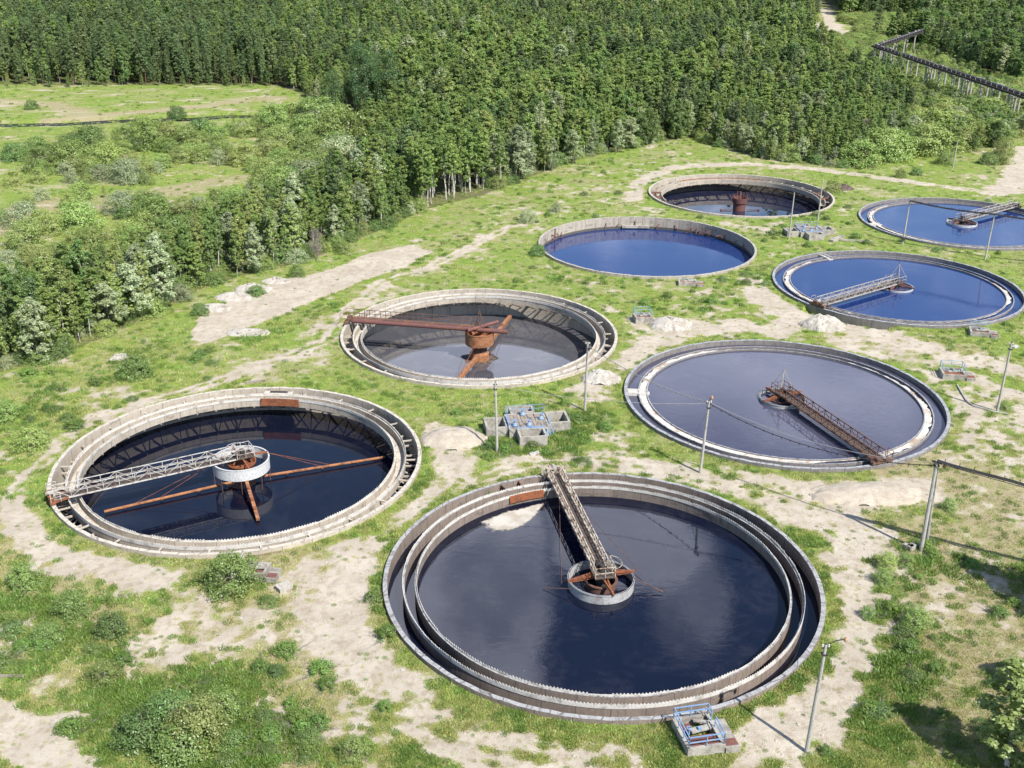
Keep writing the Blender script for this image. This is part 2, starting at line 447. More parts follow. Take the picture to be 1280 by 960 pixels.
def copy_tree(o, parent=None):
    c = o.copy(); COL.objects.link(c)
    if parent is not None: c.parent = parent
    for ch in kids(o): copy_tree(ch, c)
    return c


# ------------------------------------------------------------------ noise for terrain and planting
def _hash(ix, iy, seed):
    h = (ix.astype(np.int64) * 374761393 + iy.astype(np.int64) * 668265263 + seed * 144665) & 0x7fffffff
    h = (h ^ (h >> 13)) * 1274126177 & 0x7fffffff
    return ((h ^ (h >> 16)) & 0xffff) / 65535.0


def vnoise(x, y, seed=0):
    ix = np.floor(x); iy = np.floor(y); fx = x - ix; fy = y - iy
    fx = fx * fx * (3 - 2 * fx); fy = fy * fy * (3 - 2 * fy)
    a = _hash(ix, iy, seed); b = _hash(ix + 1, iy, seed); c = _hash(ix, iy + 1, seed); d = _hash(ix + 1, iy + 1, seed)
    return (a * (1 - fx) + b * fx) * (1 - fy) + (c * (1 - fx) + d * fx) * fy


def fbm(x, y, s, octs=4, seed=0, gain=0.55):
    v = 0; a = 1; tot = 0; f = 1.0 / s
    for i in range(octs):
        v = v + a * vnoise(x * f + 17.3 * i, y * f - 9.1 * i, seed + i); tot += a; a *= gain; f *= 2.03
    return v / tot


def sstep(v, a, b):
    q = np.clip((v - a) / (b - a), 0, 1); return q * q * (3 - 2 * q)


def seg_dist(X, Y, pts):
    d = np.full(X.shape, 1e9)
    for (x0, y0), (x1, y1) in zip(pts[:-1], pts[1:]):
        dx, dy = x1 - x0, y1 - y0; L = dx * dx + dy * dy + 1e-9
        q = np.clip(((X - x0) * dx + (Y - y0) * dy) / L, 0, 1)
        d = np.minimum(d, np.hypot(X - x0 - q * dx, Y - y0 - q * dy))
    return d


def in_poly(X, Y, poly):
    r = np.zeros(np.shape(X), bool); n = len(poly)
    for i in range(n):
        x0, y0 = poly[i]; x1, y1 = poly[(i + 1) % n]
        if y0 == y1: continue
        r ^= ((y0 > Y) != (y1 > Y)) & (X < (x1 - x0) * (Y - y0) / (y1 - y0) + x0)
    return r


def W(*pp): return [gp(a, b) for a, b in pp]


TANKS = [(8.4, 86.0), (-30.0, 108.5), (-4.8, 149.4), (34.3, 127.3), (24.6, 196.6), (49.6, 237.5), (63.4, 173.8), (90.0, 215.6)]

# bare ground: (points, half width in metres, strength)
DIRT = [
    (W((640, 283), (580, 312), (535, 335), (480, 352), (440, 385), (410, 425), (370, 442), (310, 462), (260, 480), (200, 499), (130, 522), (78, 560), (30, 600), (14, 625), (28, 660), (60, 705)), 1.3, 0.85),
    (W((395, 440), (330, 452), (300, 458)), 2.4, 0.5),
    (W((30, 650), (60, 700), (110, 705), (160, 715), (200, 725)), 2.2, 0.9),
    (W((110, 705), (200, 742), (260, 755), (330, 740), (400, 735)), 2.6, 0.62),
    (W((220, 770), (180, 800), (150, 835)), 1.6, 0.6),
    (W((550, 540), (570, 580), (575, 605), (520, 650), (455, 690), (400, 715), (385, 750)), 2.6, 0.85),
    (W((455, 690), (430, 740), (425, 790), (460, 835), (510, 860)), 3.0, 0.85),
    (W((470, 900), (520, 900), (570, 925), (640, 940), (700, 950), (760, 955)), 2.6, 0.8),
    (W((540, 545), (600, 560), (600, 600), (640, 580)), 1.6, 0.6),
    (W((600, 600), (660, 580), (760, 574), (830, 590), (900, 606), (960, 612), (1050, 612), (1160, 616)), 2.3, 0.85),
    (W((960, 600), (1060, 622), (1150, 612)), 2.8, 0.9),
    (W((1000, 640), (1060, 660), (1085, 700), (1062, 745), (1065, 790), (1072, 830), (1040, 870), (1020, 900), (975, 912)), 3.0, 0.8),
    (W((1060, 650), (1110, 690), (1090, 730)), 3.6, 0.62),
    (W((1195, 540), (1210, 505), (1240, 500), (1290, 530)), 2.6, 0.75),
    (W((1180, 570), (1230, 550), (1290, 570)), 2.6, 0.5),
    (W((1015, 400), (1080, 413), (1150, 432), (1215, 452), (1290, 470)), 3.0, 0.68),
    (W((1215, 470), (1260, 490), (1290, 500)), 2.0, 0.7),
    (W((745, 490), (765, 470), (800, 445), (840, 418), (900, 406), (960, 410), (1020, 404)), 3.0, 0.8),
    (W((945, 350), (955, 375), (990, 392), (1015, 400)), 2.6, 0.75),
    (W((800, 400), (835, 415)), 2.6, 0.7),
    (W((790, 248), (800, 228), (838, 210), (880, 205), (930, 205)), 2.2, 0.75),
    (W((838, 209), (930, 205), (1000, 210), (1050, 216), (1150, 229), (1230, 239), (1290, 240)), 1.7, 1.0),
    (W((1292, 185), (1278, 205), (1268, 232), (1240, 240)), 3.2, 1.0),
    (W((-40, 882), (20, 918), (70, 950), (120, 990)), 2.0, 1.0),
    (W((1185, 306), (1225, 316)), 1.8, 0.7),
    (W((330, 905), (350, 880), (385, 860)), 1.3, 0.5),
    (W((300, 790), (340, 830), (320, 870)), 2.0, 0.35),
    (W((120, 525), (60, 570), (40, 600), (60, 620)), 1.6, 0.6),
    (W((1036, 30), (1031, -10)), 3.5, 1.0), (W((1036, 30), (1040, 48)), 7.0, 1.0), (W((1040, 40), (1058, 38)), 4.0, 1.0),
    (W((1050, 50), (1053, 60)), 2.5, 1.0),
    (W((590, 545), (560, 560)), 3.0, 0.6),
]
SANDY = W((238, 424), (250, 392), (300, 370), (345, 351), (400, 340), (455, 318), (515, 306), (538, 314), (500, 336), (440, 356), (400, 374), (370, 386), (330, 402), (290, 417), (252, 430))
ZONES = [   # broad worn areas where grass is thin: points, half width, strength
    (W((330, 760), (420, 780), (450, 860), (330, 900)), 5.5, 0.46), (W((250, 745), (340, 745)), 4.0, 0.45), (W((520, 600), (480, 680), (420, 730)), 6.0, 0.5),
    (W((640, 590), (800, 590), (1000, 625), (1180, 630)), 4.5, 0.5), (W((1060, 660), (1090, 760), (1060, 850), (1000, 900)), 4.5, 0.48), (W((1200, 480), (1240, 540), (1290, 560)), 9.0, 0.52),
    (W((1170, 610), (1290, 640)), 6.0, 0.42), (W((1200, 700), (1250, 800)), 6.0, 0.40), (W((1000, 420), (1280, 460)), 5.0, 0.48), (W((760, 470), (850, 415), (1000, 410)), 5.0, 0.5),
    (W((60, 640), (200, 740), (260, 800)), 5.0, 0.42), (W((470, 930), (760, 950)), 4.0, 0.45), (W((120, 530), (330, 460), (430, 400), (560, 325)), 4.0, 0.42), (W((800, 215), (720, 250), (600, 320)), 5.0, 0.36), (W((560, 580), (760, 560)), 4.0, 0.38), (W((30, 780), (130, 830)), 3.0, 0.38), (W((310, 930), (420, 900)), 4.0, 0.45), (W((60, 860), (140, 910)), 2.5, 0.42), (W((260, 800), (200, 840)), 3.0, 0.42),
]
DRY = [
    (W((0, 690), (120, 760), (210, 850)), 4.5, 0.6), (W((150, 830), (60, 860)), 3.0, 0.7), (W((350, 700), (430, 760), (390, 860), (330, 940)), 5.5, 0.85), (W((10, 820), (60, 790)), 2.5, .6),
    (W((250, 760), (330, 790), (400, 850)), 6.0, 0.7), (W((1180, 600), (1240, 625), (1290, 660)), 9.0, 1.0),
    (W((1200, 690), (1265, 790), (1230, 880)), 9.0, 1.0), (W((1120, 700), (1190, 830)), 4.0, 0.5), (W((1080, 640), (1290, 700)), 6.0, .6),
    (W((1040, 425), (1200, 440)), 5.0, 0.5), (W((-20, 125), (60, 130), (120, 150)), 7.0, 0.7), (W((60, 150), (200, 138), (345, 122)), 5.0, 0.8),
    (W((-20, 290), (20, 270), (60, 255)), 7.0, 0.9), (W((120, 250), (170, 270), (110, 300)), 6.0, 0.5), (W((205, 240), (310, 222)), 7.0, 0.6),
    (W((740, 225), (660, 250), (610, 300)), 5.0, 0.4), (W((450, 430), (330, 470)), 3.5, 0.4), (W((200, 640), (260, 600)), 2, 0.2),
    (W((220, 560), (130, 480)), 3, 0.3), (W((360, 720), (430, 700)), 4, 0.3), (W((560, 420), (420, 470)), 3, 0.2),
]
LUSH = [
    (W((0, 730), (80, 780), (160, 850)), 8.0, 0.4), (W((160, 880), (260, 880), (330, 930)), 6.0, 0.7), (W((600, 550), (700, 560), (740, 520)), 4.0, 0.8),
    (W((1110, 760), (1140, 830), (1090, 900)), 4.0, 0.6), (W((960, 290), (1050, 240)), 6.0, 0.4), (W((700, 350), (940, 340)), 4.0, 0.5),
    (W((20, 520), (130, 470), (200, 430)), 6, 0.4), (W((480, 420), (420, 380), (300, 430)), 3, 0.5), (W((940, 880), (1000, 830)), 2.5, 0.4),
    (W((530, 330), (620, 270), (760, 200)), 3, 0.4), (W((880, 380), (960, 340)), 4, 0.6), (W((1100, 680), (1120, 720)), 3, 0.5), (W((1150, 690), (1240, 720)), 5, 0.6),
]
E_FRONT = [(-150, 512), (-40, 480), (0, 466), (60, 452), (120, 425), (190, 395), (250, 362), (300, 345), (350, 335), (420, 312), (480, 285), (530, 262), (600, 245), (660, 222), (720, 200), (760, 190), (800, 183), (830, 176), (860, 172), (905, 185), (960, 200), (1010, 206), (1060, 211)]
A_BACK = [(430, 165), (430, 215), (400, 232), (350, 257), (300, 266), (250, 290), (190, 322), (110, 356), (0, 384), (-150, 425)]
WOODS = W(*E_FRONT, (1100, 195), (1140, 150), (1120, 110), (1085, 78), (1050, 68), (1022, 40), (1016, 0), (352, 0), (342, 106), (372, 115), (402, 130), (425, 150), *A_BACK)
FARLEFT = W((-160, 106), (342, 106), (352, 0), (-160, 0))
BACKLINE = W((342, 106), (372, 115), (402, 130), (425, 150), *A_BACK)
WILLOWS = W((-30, 245), (0, 236), (40, 215), (75, 190), (85, 183), (120, 178), (165, 171), (240, 167), (330, 158), (400, 147), *A_BACK)
CLEAR1 = W((182, 222), (240, 207), (315, 212), (322, 228), (260, 250), (215, 278), (190, 262), (205, 240))
CLEAR2 = W((-40, 262), (30, 246), (130, 240), (150, 262), (210, 285), (170, 320), (80, 330), (-40, 330))
RIGHTB = W((1060, 211), (1100, 206), (1150, 196), (1215, 190), (1262, 180), (1300, 165), (1300, 108), (1220, 88), (1150, 58), (1098, 62), (1097, 92), (1120, 110), (1140, 150), (1100, 195))
BEHIND = W((1085, 50), (1150, 55), (1220, 88), (1300, 108), (1320, 60), (1320, 0), (1160, 0), (1150, 20), (1170, 40), (1140, 48))
LOWSHRUB = W((1024, 22), (1150, 22), (1172, 40), (1098, 62), (1125, 112), (1085, 112), (1045, 98), (1012, 78), (1014, 45))
FARRIGHT = W((1036, 0), (1040, 20), (1150, 21), (1162, 0))
STREAM = W((-60, 156), (0, 155), (80, 153), (140, 150), (200, 148), (235, 147), (280, 144), (330, 144))


PIT = [(63.4 + 20.2 * math.cos(R_(q)), 173.8 + 20.2 * math.sin(R_(q))) for q in range(216, 251, 6)]


def ground_masks(X, Y):
    d = 0.25 + 0 * X
    dw = X + 1.6 * (fbm(X, Y, 5.0, 3, 5) - .5); dv = Y + 1.6 * (fbm(X, Y, 5.0, 3, 9) - .5)
    for pts, hw, s in DIRT:
        r = seg_dist(dw, dv, pts)
        v = s * (1 - sstep(r, hw * 0.3, hw * 1.9))
        if hw in (1.3, 1.7): v = v - .42 * (1 - sstep(r, .2, .5)) * v
        if hw in (2.3, 2.6): v = v - .34 * (1 - sstep(r, .3, .6)) * v - .22 * sstep(r, 1.15, 1.35) * (1 - sstep(r, 1.5, 1.9)) * v
        d = np.maximum(d, v)
    for pts, hw, s in ZONES:
        d = np.maximum(d, s * (1 - sstep(seg_dist(dw, dv, pts), hw * 0.4, hw * 1.4)))
    sand = in_poly(dw, dv, SANDY)
    d = np.where(sand, 1.0, d)
    y = 0 * X + 0.30
    for pts, hw, s in DRY:
        y = np.maximum(y, s * (1 - sstep(seg_dist(X, Y, pts), hw * 0.3, hw * 1.3)))
    l = 0 * X
    for pts, hw, s in LUSH:
        l = np.maximum(l, s * (1 - sstep(seg_dist(X, Y, pts), hw * 0.3, hw * 1.2)))
    near = np.full(X.shape, 99.0)
    for cx, cy in TANKS: near = np.minimum(near, np.hypot(X - cx, Y - cy) - 20)
    n1 = fbm(X, Y, 7.0, 4, 21) - .5; n2 = fbm(X, Y, 1.6, 3, 31) - .5
    d = d + 0.75 * n1 + 0.95 * n2 + 0.5 * (fbm(X, Y, 0.8, 2, 91) - .5)
    d = d - 0.38 * (1 - sstep(near, 0.5, 2.2))
    y = np.clip(y + 0.7 * (fbm(X, Y, 5.0, 4, 41) - .5) + 0.3 * n2, 0, 1)
    l = np.clip(l + 0.6 * (fbm(X, Y, 4.0, 3, 51) - .5), 0, 1)
    return d, y, l


def bare_fac(d): return sstep(d, 0.40, 0.66)


def ground_z(X, Y):
    z = 0.5 * (fbm(X, Y, 14.0, 3, 61) - .5) + 0.16 * (fbm(X, Y, 2.2, 3, 71) - .5)
    near = np.full(np.shape(X), 99.0)
    for cx, cy in TANKS: near = np.minimum(near, np.hypot(X - cx, Y - cy) - 20)
    pit = 1.1 * (1 - sstep(seg_dist(X, Y, PIT), .8, 2.4))
    return -pit + z * (0.25 + 0.75 * sstep(near, 0.3, 4.0)) - 0.03


def gz(x, y): return float(ground_z(np.array([x]), np.array([y]))[0])


# ------------------------------------------------------------------ ground sheet
def build_ground():
    xs = np.concatenate([np.arange(-1800, -300, 60), np.arange(-300, -88, 4), np.arange(-88, 128, 0.5), np.arange(128, 300, 4), np.arange(300, 1801, 60)])
    ys = np.concatenate([np.arange(-200, 40, 12), np.arange(46, 275, 0.5), np.arange(275, 460, 2.0), np.arange(460, 760, 6.0), np.arange(760, 2600, 60)])
    X, Y = np.meshgrid(xs, ys); nx, ny = len(xs), len(ys)
    d, y, l = ground_masks(X, Y)
    Z = ground_z(X, Y)
    sd_ = seg_dist(X, Y, STREAM)
    Z = Z - 1.6 * (1 - sstep(sd_, 2.2, 5.0))
    PX, PY = X.copy(), Y.copy()
    hole = np.zeros(X.shape, bool)
    for cx, cy in TANKS:
        r = np.hypot(X - cx, Y - cy)
        hole |= r < 19.2
        k = (r >= 19.2) & (r < 20.25)
        PX[k] = cx + (X[k] - cx) * 19.85 / r[k]; PY[k] = cy + (Y[k] - cy) * 19.85 / r[k]
    verts = np.stack([PX, PY, Z], -1).reshape(-1, 3)
    I = np.arange(nx * ny).reshape(ny, nx)
    q = np.stack([I[:-1, :-1], I[:-1, 1:], I[1:, 1:], I[1:, :-1]], -1)
    hq = hole[:-1, :-1] | hole[:-1, 1:] | hole[1:, 1:] | hole[1:, :-1]
    q = q[~hq].reshape(-1, 4)
    me = bpy.data.meshes.new('ground')
    me.vertices.add(len(verts)); me.vertices.foreach_set('co', verts.ravel())
    me.loops.add(q.size); me.loops.foreach_set('vertex_index', q.ravel().astype(np.int32))
    me.polygons.add(len(q)); me.polygons.foreach_set('loop_start', np.arange(0, q.size, 4, dtype=np.int32))
    me.polygons.foreach_set('loop_total', np.full(len(q), 4, np.int32))
    me.polygons.foreach_set('use_smooth', np.ones(len(q), bool))
    me.update(calc_edges=True)
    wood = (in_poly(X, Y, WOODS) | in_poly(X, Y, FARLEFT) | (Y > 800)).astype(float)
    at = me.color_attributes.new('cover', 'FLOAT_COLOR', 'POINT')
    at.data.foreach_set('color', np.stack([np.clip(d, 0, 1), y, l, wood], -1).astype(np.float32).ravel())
    m, t, out = new_mat('ground')
    a = t.n('ShaderNodeAttribute', attribute_name='cover')
    sp = t.n('ShaderNodeSeparateColor'); t.link(a.outputs['Color'], sp.inputs[0])
    P = t.n('ShaderNodeTexCoord').outputs['Object']
    f1 = t.noise(P, 2.6, 5, 0.7); f2 = t.noise(P, 11.0, 4, 0.7); f3 = t.noise(P, 0.23, 5, 0.6); f4 = t.noise(P, 0.9, 5, 0.65)
    df = t.math('ADD', sp.outputs[0], t.math('ADD', t.math('MULTIPLY', t.math('SUBTRACT', f1, 0.5), 0.8), t.math('MULTIPLY', t.math('SUBTRACT', f2, 0.5), 0.45)))
    mid = t.ss(df, 0.26, 0.48); df = t.ss(df, 0.44, 0.64)
    yf = t.ss(t.math('ADD', sp.outputs[1], t.math('MULTIPLY', t.math('SUBTRACT', f1, 0.5), 0.7)), 0.25, 0.7)
    g = t.mix(t.ss(f4, 0.35, 0.68), (0.150, 0.225, 0.038), (0.24, 0.31, 0.066))
    g = t.mix(t.ss(f2, 0.3, 0.7, 0.0, 0.6), g, (0.12, 0.155, 0.038))
    g = t.mix(t.math('MULTIPLY', sp.outputs[2], 0.35), g, (0.11, 0.18, 0.035))
    dry = t.mix(t.ss(f2, 0.35, 0.7), (0.35, 0.29, 0.19), (0.24, 0.19, 0.12))
    g = t.mix(t.math('MULTIPLY', yf, 0.85), g, dry)
    g = t.mix(t.math('MULTIPLY', mid, 0.7), g, t.mix(f4, (0.285, 0.28, 0.125), (0.32, 0.27, 0.18)))
    s = t.mix(t.ss(f3, 0.35, 0.68), (0.375, 0.325, 0.258), (0.46, 0.408, 0.332))
    s = t.mix(t.ss(f4, 0.46, 0.66, 0.0, 0.75), s, (0.30, 0.245, 0.185))
    s = t.mix(t.ss(f2, 0.52, 0.72, 0.0, 0.5), s, (0.28, 0.23, 0.175))
    s = t.mix(t.ss(t.noise(P, 24, 2), 0.68, 0.74, 0.0, 0.8), s, (0.60, 0.57, 0.52))
    c = t.mix(df, g, s)
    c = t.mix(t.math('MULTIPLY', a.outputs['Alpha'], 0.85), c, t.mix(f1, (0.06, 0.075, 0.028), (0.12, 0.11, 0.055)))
    hgt = t.math('ADD', t.math('MULTIPLY', f1, 0.6), t.math('MULTIPLY', f2, 0.4))
    principled(t, out, c, 0.97, 0, t.bump(hgt, 0.7, 0.25), 0.1)
    me.materials.append(m)
    o = bpy.data.objects.new('ground', me); COL.objects.link(o)
    tag(o, kind='structure')
    return o


build_ground()


# ------------------------------------------------------------------ planting meshes
def np_mesh(name, V, F, mats, midx=None):
    me = bpy.data.meshes.new(name); F = np.asarray(F); k = F.shape[1]
    me.vertices.add(len(V)); me.vertices.foreach_set('co', np.asarray(V, np.float32).ravel())
    me.loops.add(F.size); me.loops.foreach_set('vertex_index', F.ravel().astype(np.int32))
    me.polygons.add(len(F)); me.polygons.foreach_set('loop_start', np.arange(0, F.size, k, dtype=np.int32))
    me.polygons.foreach_set('loop_total', np.full(len(F), k, np.int32))
    for m in mats: me.materials.append(MAT[m])
    if midx is not None: me.polygons.foreach_set('material_index', np.asarray(midx, np.int32))
    me.update(calc_edges=True)
    return me


def leaf_quads(C, N, size, rng, asp=0.6):
    """quads centred at C facing roughly N"""
    n = len(C)
    N = N + rng.normal(0, 0.55, (n, 3)); N /= np.linalg.norm(N, axis=1, keepdims=True) + 1e-9
    U = np.cross(N, rng.normal(0, 1, (n, 3))); U /= np.linalg.norm(U, axis=1, keepdims=True) + 1e-9
    Vv = np.cross(N, U); s = (size * rng.uniform(0.6, 1.35, n))[:, None]
    a = U * s * 0.5; b = Vv * s * 0.5 * asp
    V = np.stack([C - a, C - b * 0.9 + a * 0.1, C + a, C + b], 1).reshape(-1, 3)
    return V, np.arange(4 * n).reshape(-1, 4)


def crown_mesh(name, kind, h, rad, base, nclump, nleaf, size, mat, seed, lean=0.0):
    rng = np.random.default_rng(seed)
    C = []; N = []; lobes = []
    if kind in ('birch', 'round'):
        for q in range(13 if kind == 'birch' else 10):
            u = (q + rng.uniform(.1, .9)) / (13 if kind == 'birch' else 10); a = q * 2.4 + rng.uniform(-.5, .5)
            r = (1.12 * rad * (1.06 - u) ** .45 * min(1, (u + .10) / .32) ** .6) if kind == 'birch' else rad * math.sqrt(max(.05, 1 - (2 * u - .85) ** 2 / 1.5))
            f = rng.uniform(.35, .78); lobes.append((r * f * math.cos(a), r * f * math.sin(a), base + (h - base) * (.04 + .90 * u), r * rng.uniform(.40, .58)))
    for i in range(nclump):
        u = rng.uniform(0, 1)
        if kind == 'birch':
            u = rng.beta(1.25, 1.15); r = 1.22 * rad * (1.03 - u) ** 0.62 * min(1, (u + .06) / .3) ** .6
        elif kind == 'pine':
            u = rng.beta(1.1, 1.2); r = rad * (1 - u ** 1.6) ** 0.7 * (0.75 + 0.5 * rng.uniform())
        elif kind == 'spruce':
            u = rng.beta(1.0, 1.5); r = rad * (1.02 - u) * (0.7 + 0.5 * rng.uniform())
        elif kind == 'round':
            u = rng.beta(1.3, 1.2); r = rad * math.sqrt(max(0.02, 1 - (2 * u - 0.85) ** 2 / 1.4))
        else:  # shrub
            u = rng.beta(0.9, 1.3); r = rad * math.sqrt(max(0.02, 1 - u ** 2)) * (0.85 + .25 * rng.uniform())
        a = rng.uniform(0, 2 * PI); lob = 1 + 0.16 * math.sin(3 * a + seed) + 0.12 * math.sin(5 * a + 2 * seed + 7 * u)
        q = rng.uniform(0.25, 1.0) ** 0.55 * lob
        z = base + (h - base) * u
        c = np.array([r * q * math.cos(a) + lean * u, r * q * math.sin(a), z])
        cr = rng.uniform(0.55, 1.25) * rad * 0.26
        if lobes:
            lb = lobes[i % len(lobes)]; g = rng.normal(0, 1, 3); g /= np.linalg.norm(g); g *= rng.uniform(.3, 1) ** .4
            c = np.array([lb[0] + g[0] * lb[3] + lean * (lb[2] - base) / (h - base), lb[1] + g[1] * lb[3], lb[2] + g[2] * lb[3] * 1.7]); cr = rng.uniform(.5, 1.1) * rad * .22
        P = rng.normal(0, 1, (nleaf, 3)); P /= np.linalg.norm(P, axis=1, keepdims=True)
        P *= (rng.uniform(0.2, 1, (nleaf, 1)) ** 0.5)
        sq = np.array([1, 1, 0.85 if kind != 'pine' else 0.55])
        C.append(c + P * cr * sq)
        ax = np.array([c[0] - lean * u, c[1], (c[2] - (base + (h - base) * 0.35)) * 0.5]); ax = ax / (np.linalg.norm(ax) + 1e-6)
        N.append(P * 0.7 + ax * 0.6 + np.array([0, 0, 0.55]))
    C = np.concatenate(C); N = np.concatenate(N)
    keep = C[:, 2] > 0.03 * h
    V, F = leaf_quads(C[keep], N[keep], size, rng)
    return V, F


def trunk_geo(h, r, top=0.75, limbs=6, seed=0, spread=1.4, lean=0.0, multi=1, limb0=0.35):
    rng = random.Random(seed); b = MB()
    for s in range(multi):
        ox = 0 if multi == 1 else rng.uniform(-.35, .35); oy = 0 if multi == 1 else rng.uniform(-.35, .35)
        bend = [(0, 0, 0)] + [(lean * k / 4 + ox * (1 + k * .8) + rng.uniform(-.12, .12), oy * (1 + k * .8) + rng.uniform(-.12, .12), h * top * k / 4) for k in range(1, 5)]
        bend[0] = (ox * .4, oy * .4, -0.25)
        b.tube(bend, r, 6, r * 0.25)
        for i in range(limbs):
            k = rng.uniform(limb0, 0.95); q = bend[min(4, int(k * 4) + 0)]; q2 = bend[min(4, int(k * 4) + 1)]; fr = k * 4 - int(k * 4)
            p = [q[j] + (q2[j] - q[j]) * fr for j in range(3)]
            a = rng.uniform(0, 2 * PI); L = spread * rng.uniform(.6, 1.1) * (1.15 - k * .6)
            b.tube([p, (p[0] + L * .55 * math.cos(a), p[1] + L * .55 * math.sin(a), p[2] + L * .35), (p[0] + L * math.cos(a), p[1] + L * math.sin(a), p[2] + L * .8)], r * 0.35, 4, r * 0.1)
    return b


PROTO = {}


def tree_proto(key, kind, h, rad, base, ncl, nl, size, leaf, bark, tr, seed, lean=0.0, multi=1, top=.78, limb0=0.35):
    V, F = crown_mesh(key, kind, h, rad, base, ncl, nl, size, leaf, seed, lean)
    b = trunk_geo(h, tr, top, 7, seed, rad * 0.8, lean, multi, limb0)
    crown = np_mesh(key + '_crown', V, F, [leaf])
    tm = bpy.data.meshes.new(key + '_trunk'); tm.from_pydata(b.v, [], b.f); tm.materials.append(MAT[bark]); tm.update()
    PROTO[key] = (crown, tm, h)


tree_proto('birch_a', 'birch', 10, 1.5, 1.8, 150, 44, 0.225, 'leaf_birch', 'bark_birch', 0.12, 1)
tree_proto('birch_b', 'birch', 11, 1.4, 2.8, 140, 44, 0.225, 'leaf_birch', 'bark_birch', 0.11, 2, 0.3)
tree_proto('birch_c', 'birch', 9, 1.6, 1.1, 145, 44, 0.225, 'leaf_olive', 'bark_birch', 0.11, 3, -0.2)
tree_proto('birch_d', 'birch', 12, 1.5, 5.2, 125, 44, 0.22, 'leaf_birch', 'bark_birch', 0.14, 14, 0.5)
tree_proto('aspen_a', 'round', 8, 1.9, 0.8, 150, 44, 0.22, 'leaf_aspen', 'bark_grey', 0.14, 4)
tree_proto('aspen_b', 'birch', 9, 1.8, 1.2, 150, 44, 0.22, 'leaf_aspen', 'bark_grey', 0.13, 5)
tree_proto('alder_a', 'birch', 10, 1.8, 1.0, 165, 44, 0.23, 'leaf_dark', 'bark_grey', 0.15, 6)
tree_proto('alder_b', 'round', 8, 2.0, 0.6, 165, 44, 0.23, 'leaf_dark', 'bark_grey', 0.15, 7)
tree_proto('pine_a', 'pine', 12, 1.5, 3.0, 130, 42, 0.23, 'leaf_pine', 'bark_dark', 0.15, 8, 0, 1, .9)
tree_proto('pine_b', 'spruce', 12, 1.8, 1.0, 140, 42, 0.23, 'leaf_pine', 'bark_dark', 0.15, 9, 0, 1, .92)
tree_proto('oak_a', 'round', 14, 4.2, 1.2, 330, 44, 0.26, 'leaf_deep', 'bark_dark', 0.3, 21)
tree_proto('shrub_a', 'shrub', 2.6, 1.9, 0.1, 120, 44, 0.15, 'leaf_shrub', 'bark_grey', 0.05, 10, 0, 3, .7, .2)
tree_proto('shrub_b', 'shrub', 3.2, 1.8, 0.1, 124, 44, 0.15, 'leaf_olive', 'bark_grey', 0.05, 11, 0, 3, .7, .2)
tree_proto('shrub_c', 'shrub', 2.2, 1.7, 0.1, 116, 44, 0.145, 'leaf_dark', 'bark_grey', 0.05, 12, 0, 3, .7, .2)
tree_proto('shrub_d', 'shrub', 2.8, 1.9, 0.1, 120, 44, 0.15, 'leaf_aspen', 'bark_grey', 0.05, 13, 0, 3, .7, .2)
tree_proto('weed_a', 'shrub', 1.0, 0.8, 0.02, 50, 40, 0.095, 'leaf_weed', 'bark_grey', 0.02, 15, 0, 3, .7, .2)
tree_proto('weed_b', 'shrub', 0.7, 1.0, 0.02, 56, 40, 0.09, 'leaf_dark', 'bark_grey', 0.02, 16, 0, 3, .7, .2)


def bare_tree_proto():
    b = trunk_geo(8, 0.11, .95, 22, 31, 2.2, 0, 2, .2)
    rng = random.Random(5)
    for i in range(160):
        z = rng.uniform(2.2, 7.8); a = rng.uniform(0, 2 * PI); r = 1.7 * math.sqrt(max(.05, 1 - ((z - 4.6) / 3.8) ** 2)) * rng.uniform(.3, 1)
        p = (r * .5 * math.cos(a), r * .5 * math.sin(a), z - .6); q = (r * math.cos(a), r * math.sin(a), z)
        b.tube([p, q], 0.035, 3, 0.012)
        for k in range(2): b.tube([q, (q[0] + rng.uniform(-.4, .4), q[1] + rng.uniform(-.4, .4), q[2] + rng.uniform(0, .5))], 0.02, 3, 0.008)
    tm = bpy.data.meshes.new('bare_trunk'); tm.from_pydata(b.v, [], b.f); tm.materials.append(MAT['bark_grey']); tm.update()
    PROTO['bare'] = (None, tm, 8)


bare_tree_proto()
KINDS = {'birch': ('birch_tree', 'birch tree'), 'aspen': ('willow_tree', 'willow tree'), 'alder': ('alder_tree', 'alder tree'), 'pine': ('pine_tree', 'conifer tree'), 'oak': ('broadleaf_tree', 'broadleaf tree'),
         'shrub': ('willow_shrub', 'shrub'), 'weed': ('bush', 'bush'), 'bare': ('bare_tree', 'bare tree')}


def plant(key, x, y, scl, rz, label, group=None, sx=1.0, name=None, z=None):
    crown, tm, h = PROTO[key]; k = key.split('_')[0]
    nm, cat = KINDS[k]
    o = thing(name or nm, label, cat, (x, y, gz(x, y) if z is None else z), rz, group)
    o.scale = (scl * sx, scl * sx, scl)
    if crown is not None:
        c = bpy.data.objects.new('foliage' if k in ('shrub', 'weed') else 'crown', crown); COL.objects.link(c); c.parent = o
    c = bpy.data.objects.new('stem' if k in ('shrub', 'weed') else 'trunk', tm); COL.objects.link(c); c.parent = o
    return o


# ---- scatter with geometry nodes for what nobody would count
def lib_collection(name, meshes):
    col = bpy.data.collections.new(name)          # a store for the node tree, not linked to the scene
    for i, me in enumerate(meshes):
        col.objects.link(bpy.data.objects.new('%s_%02d' % (name, i), me))
    return col


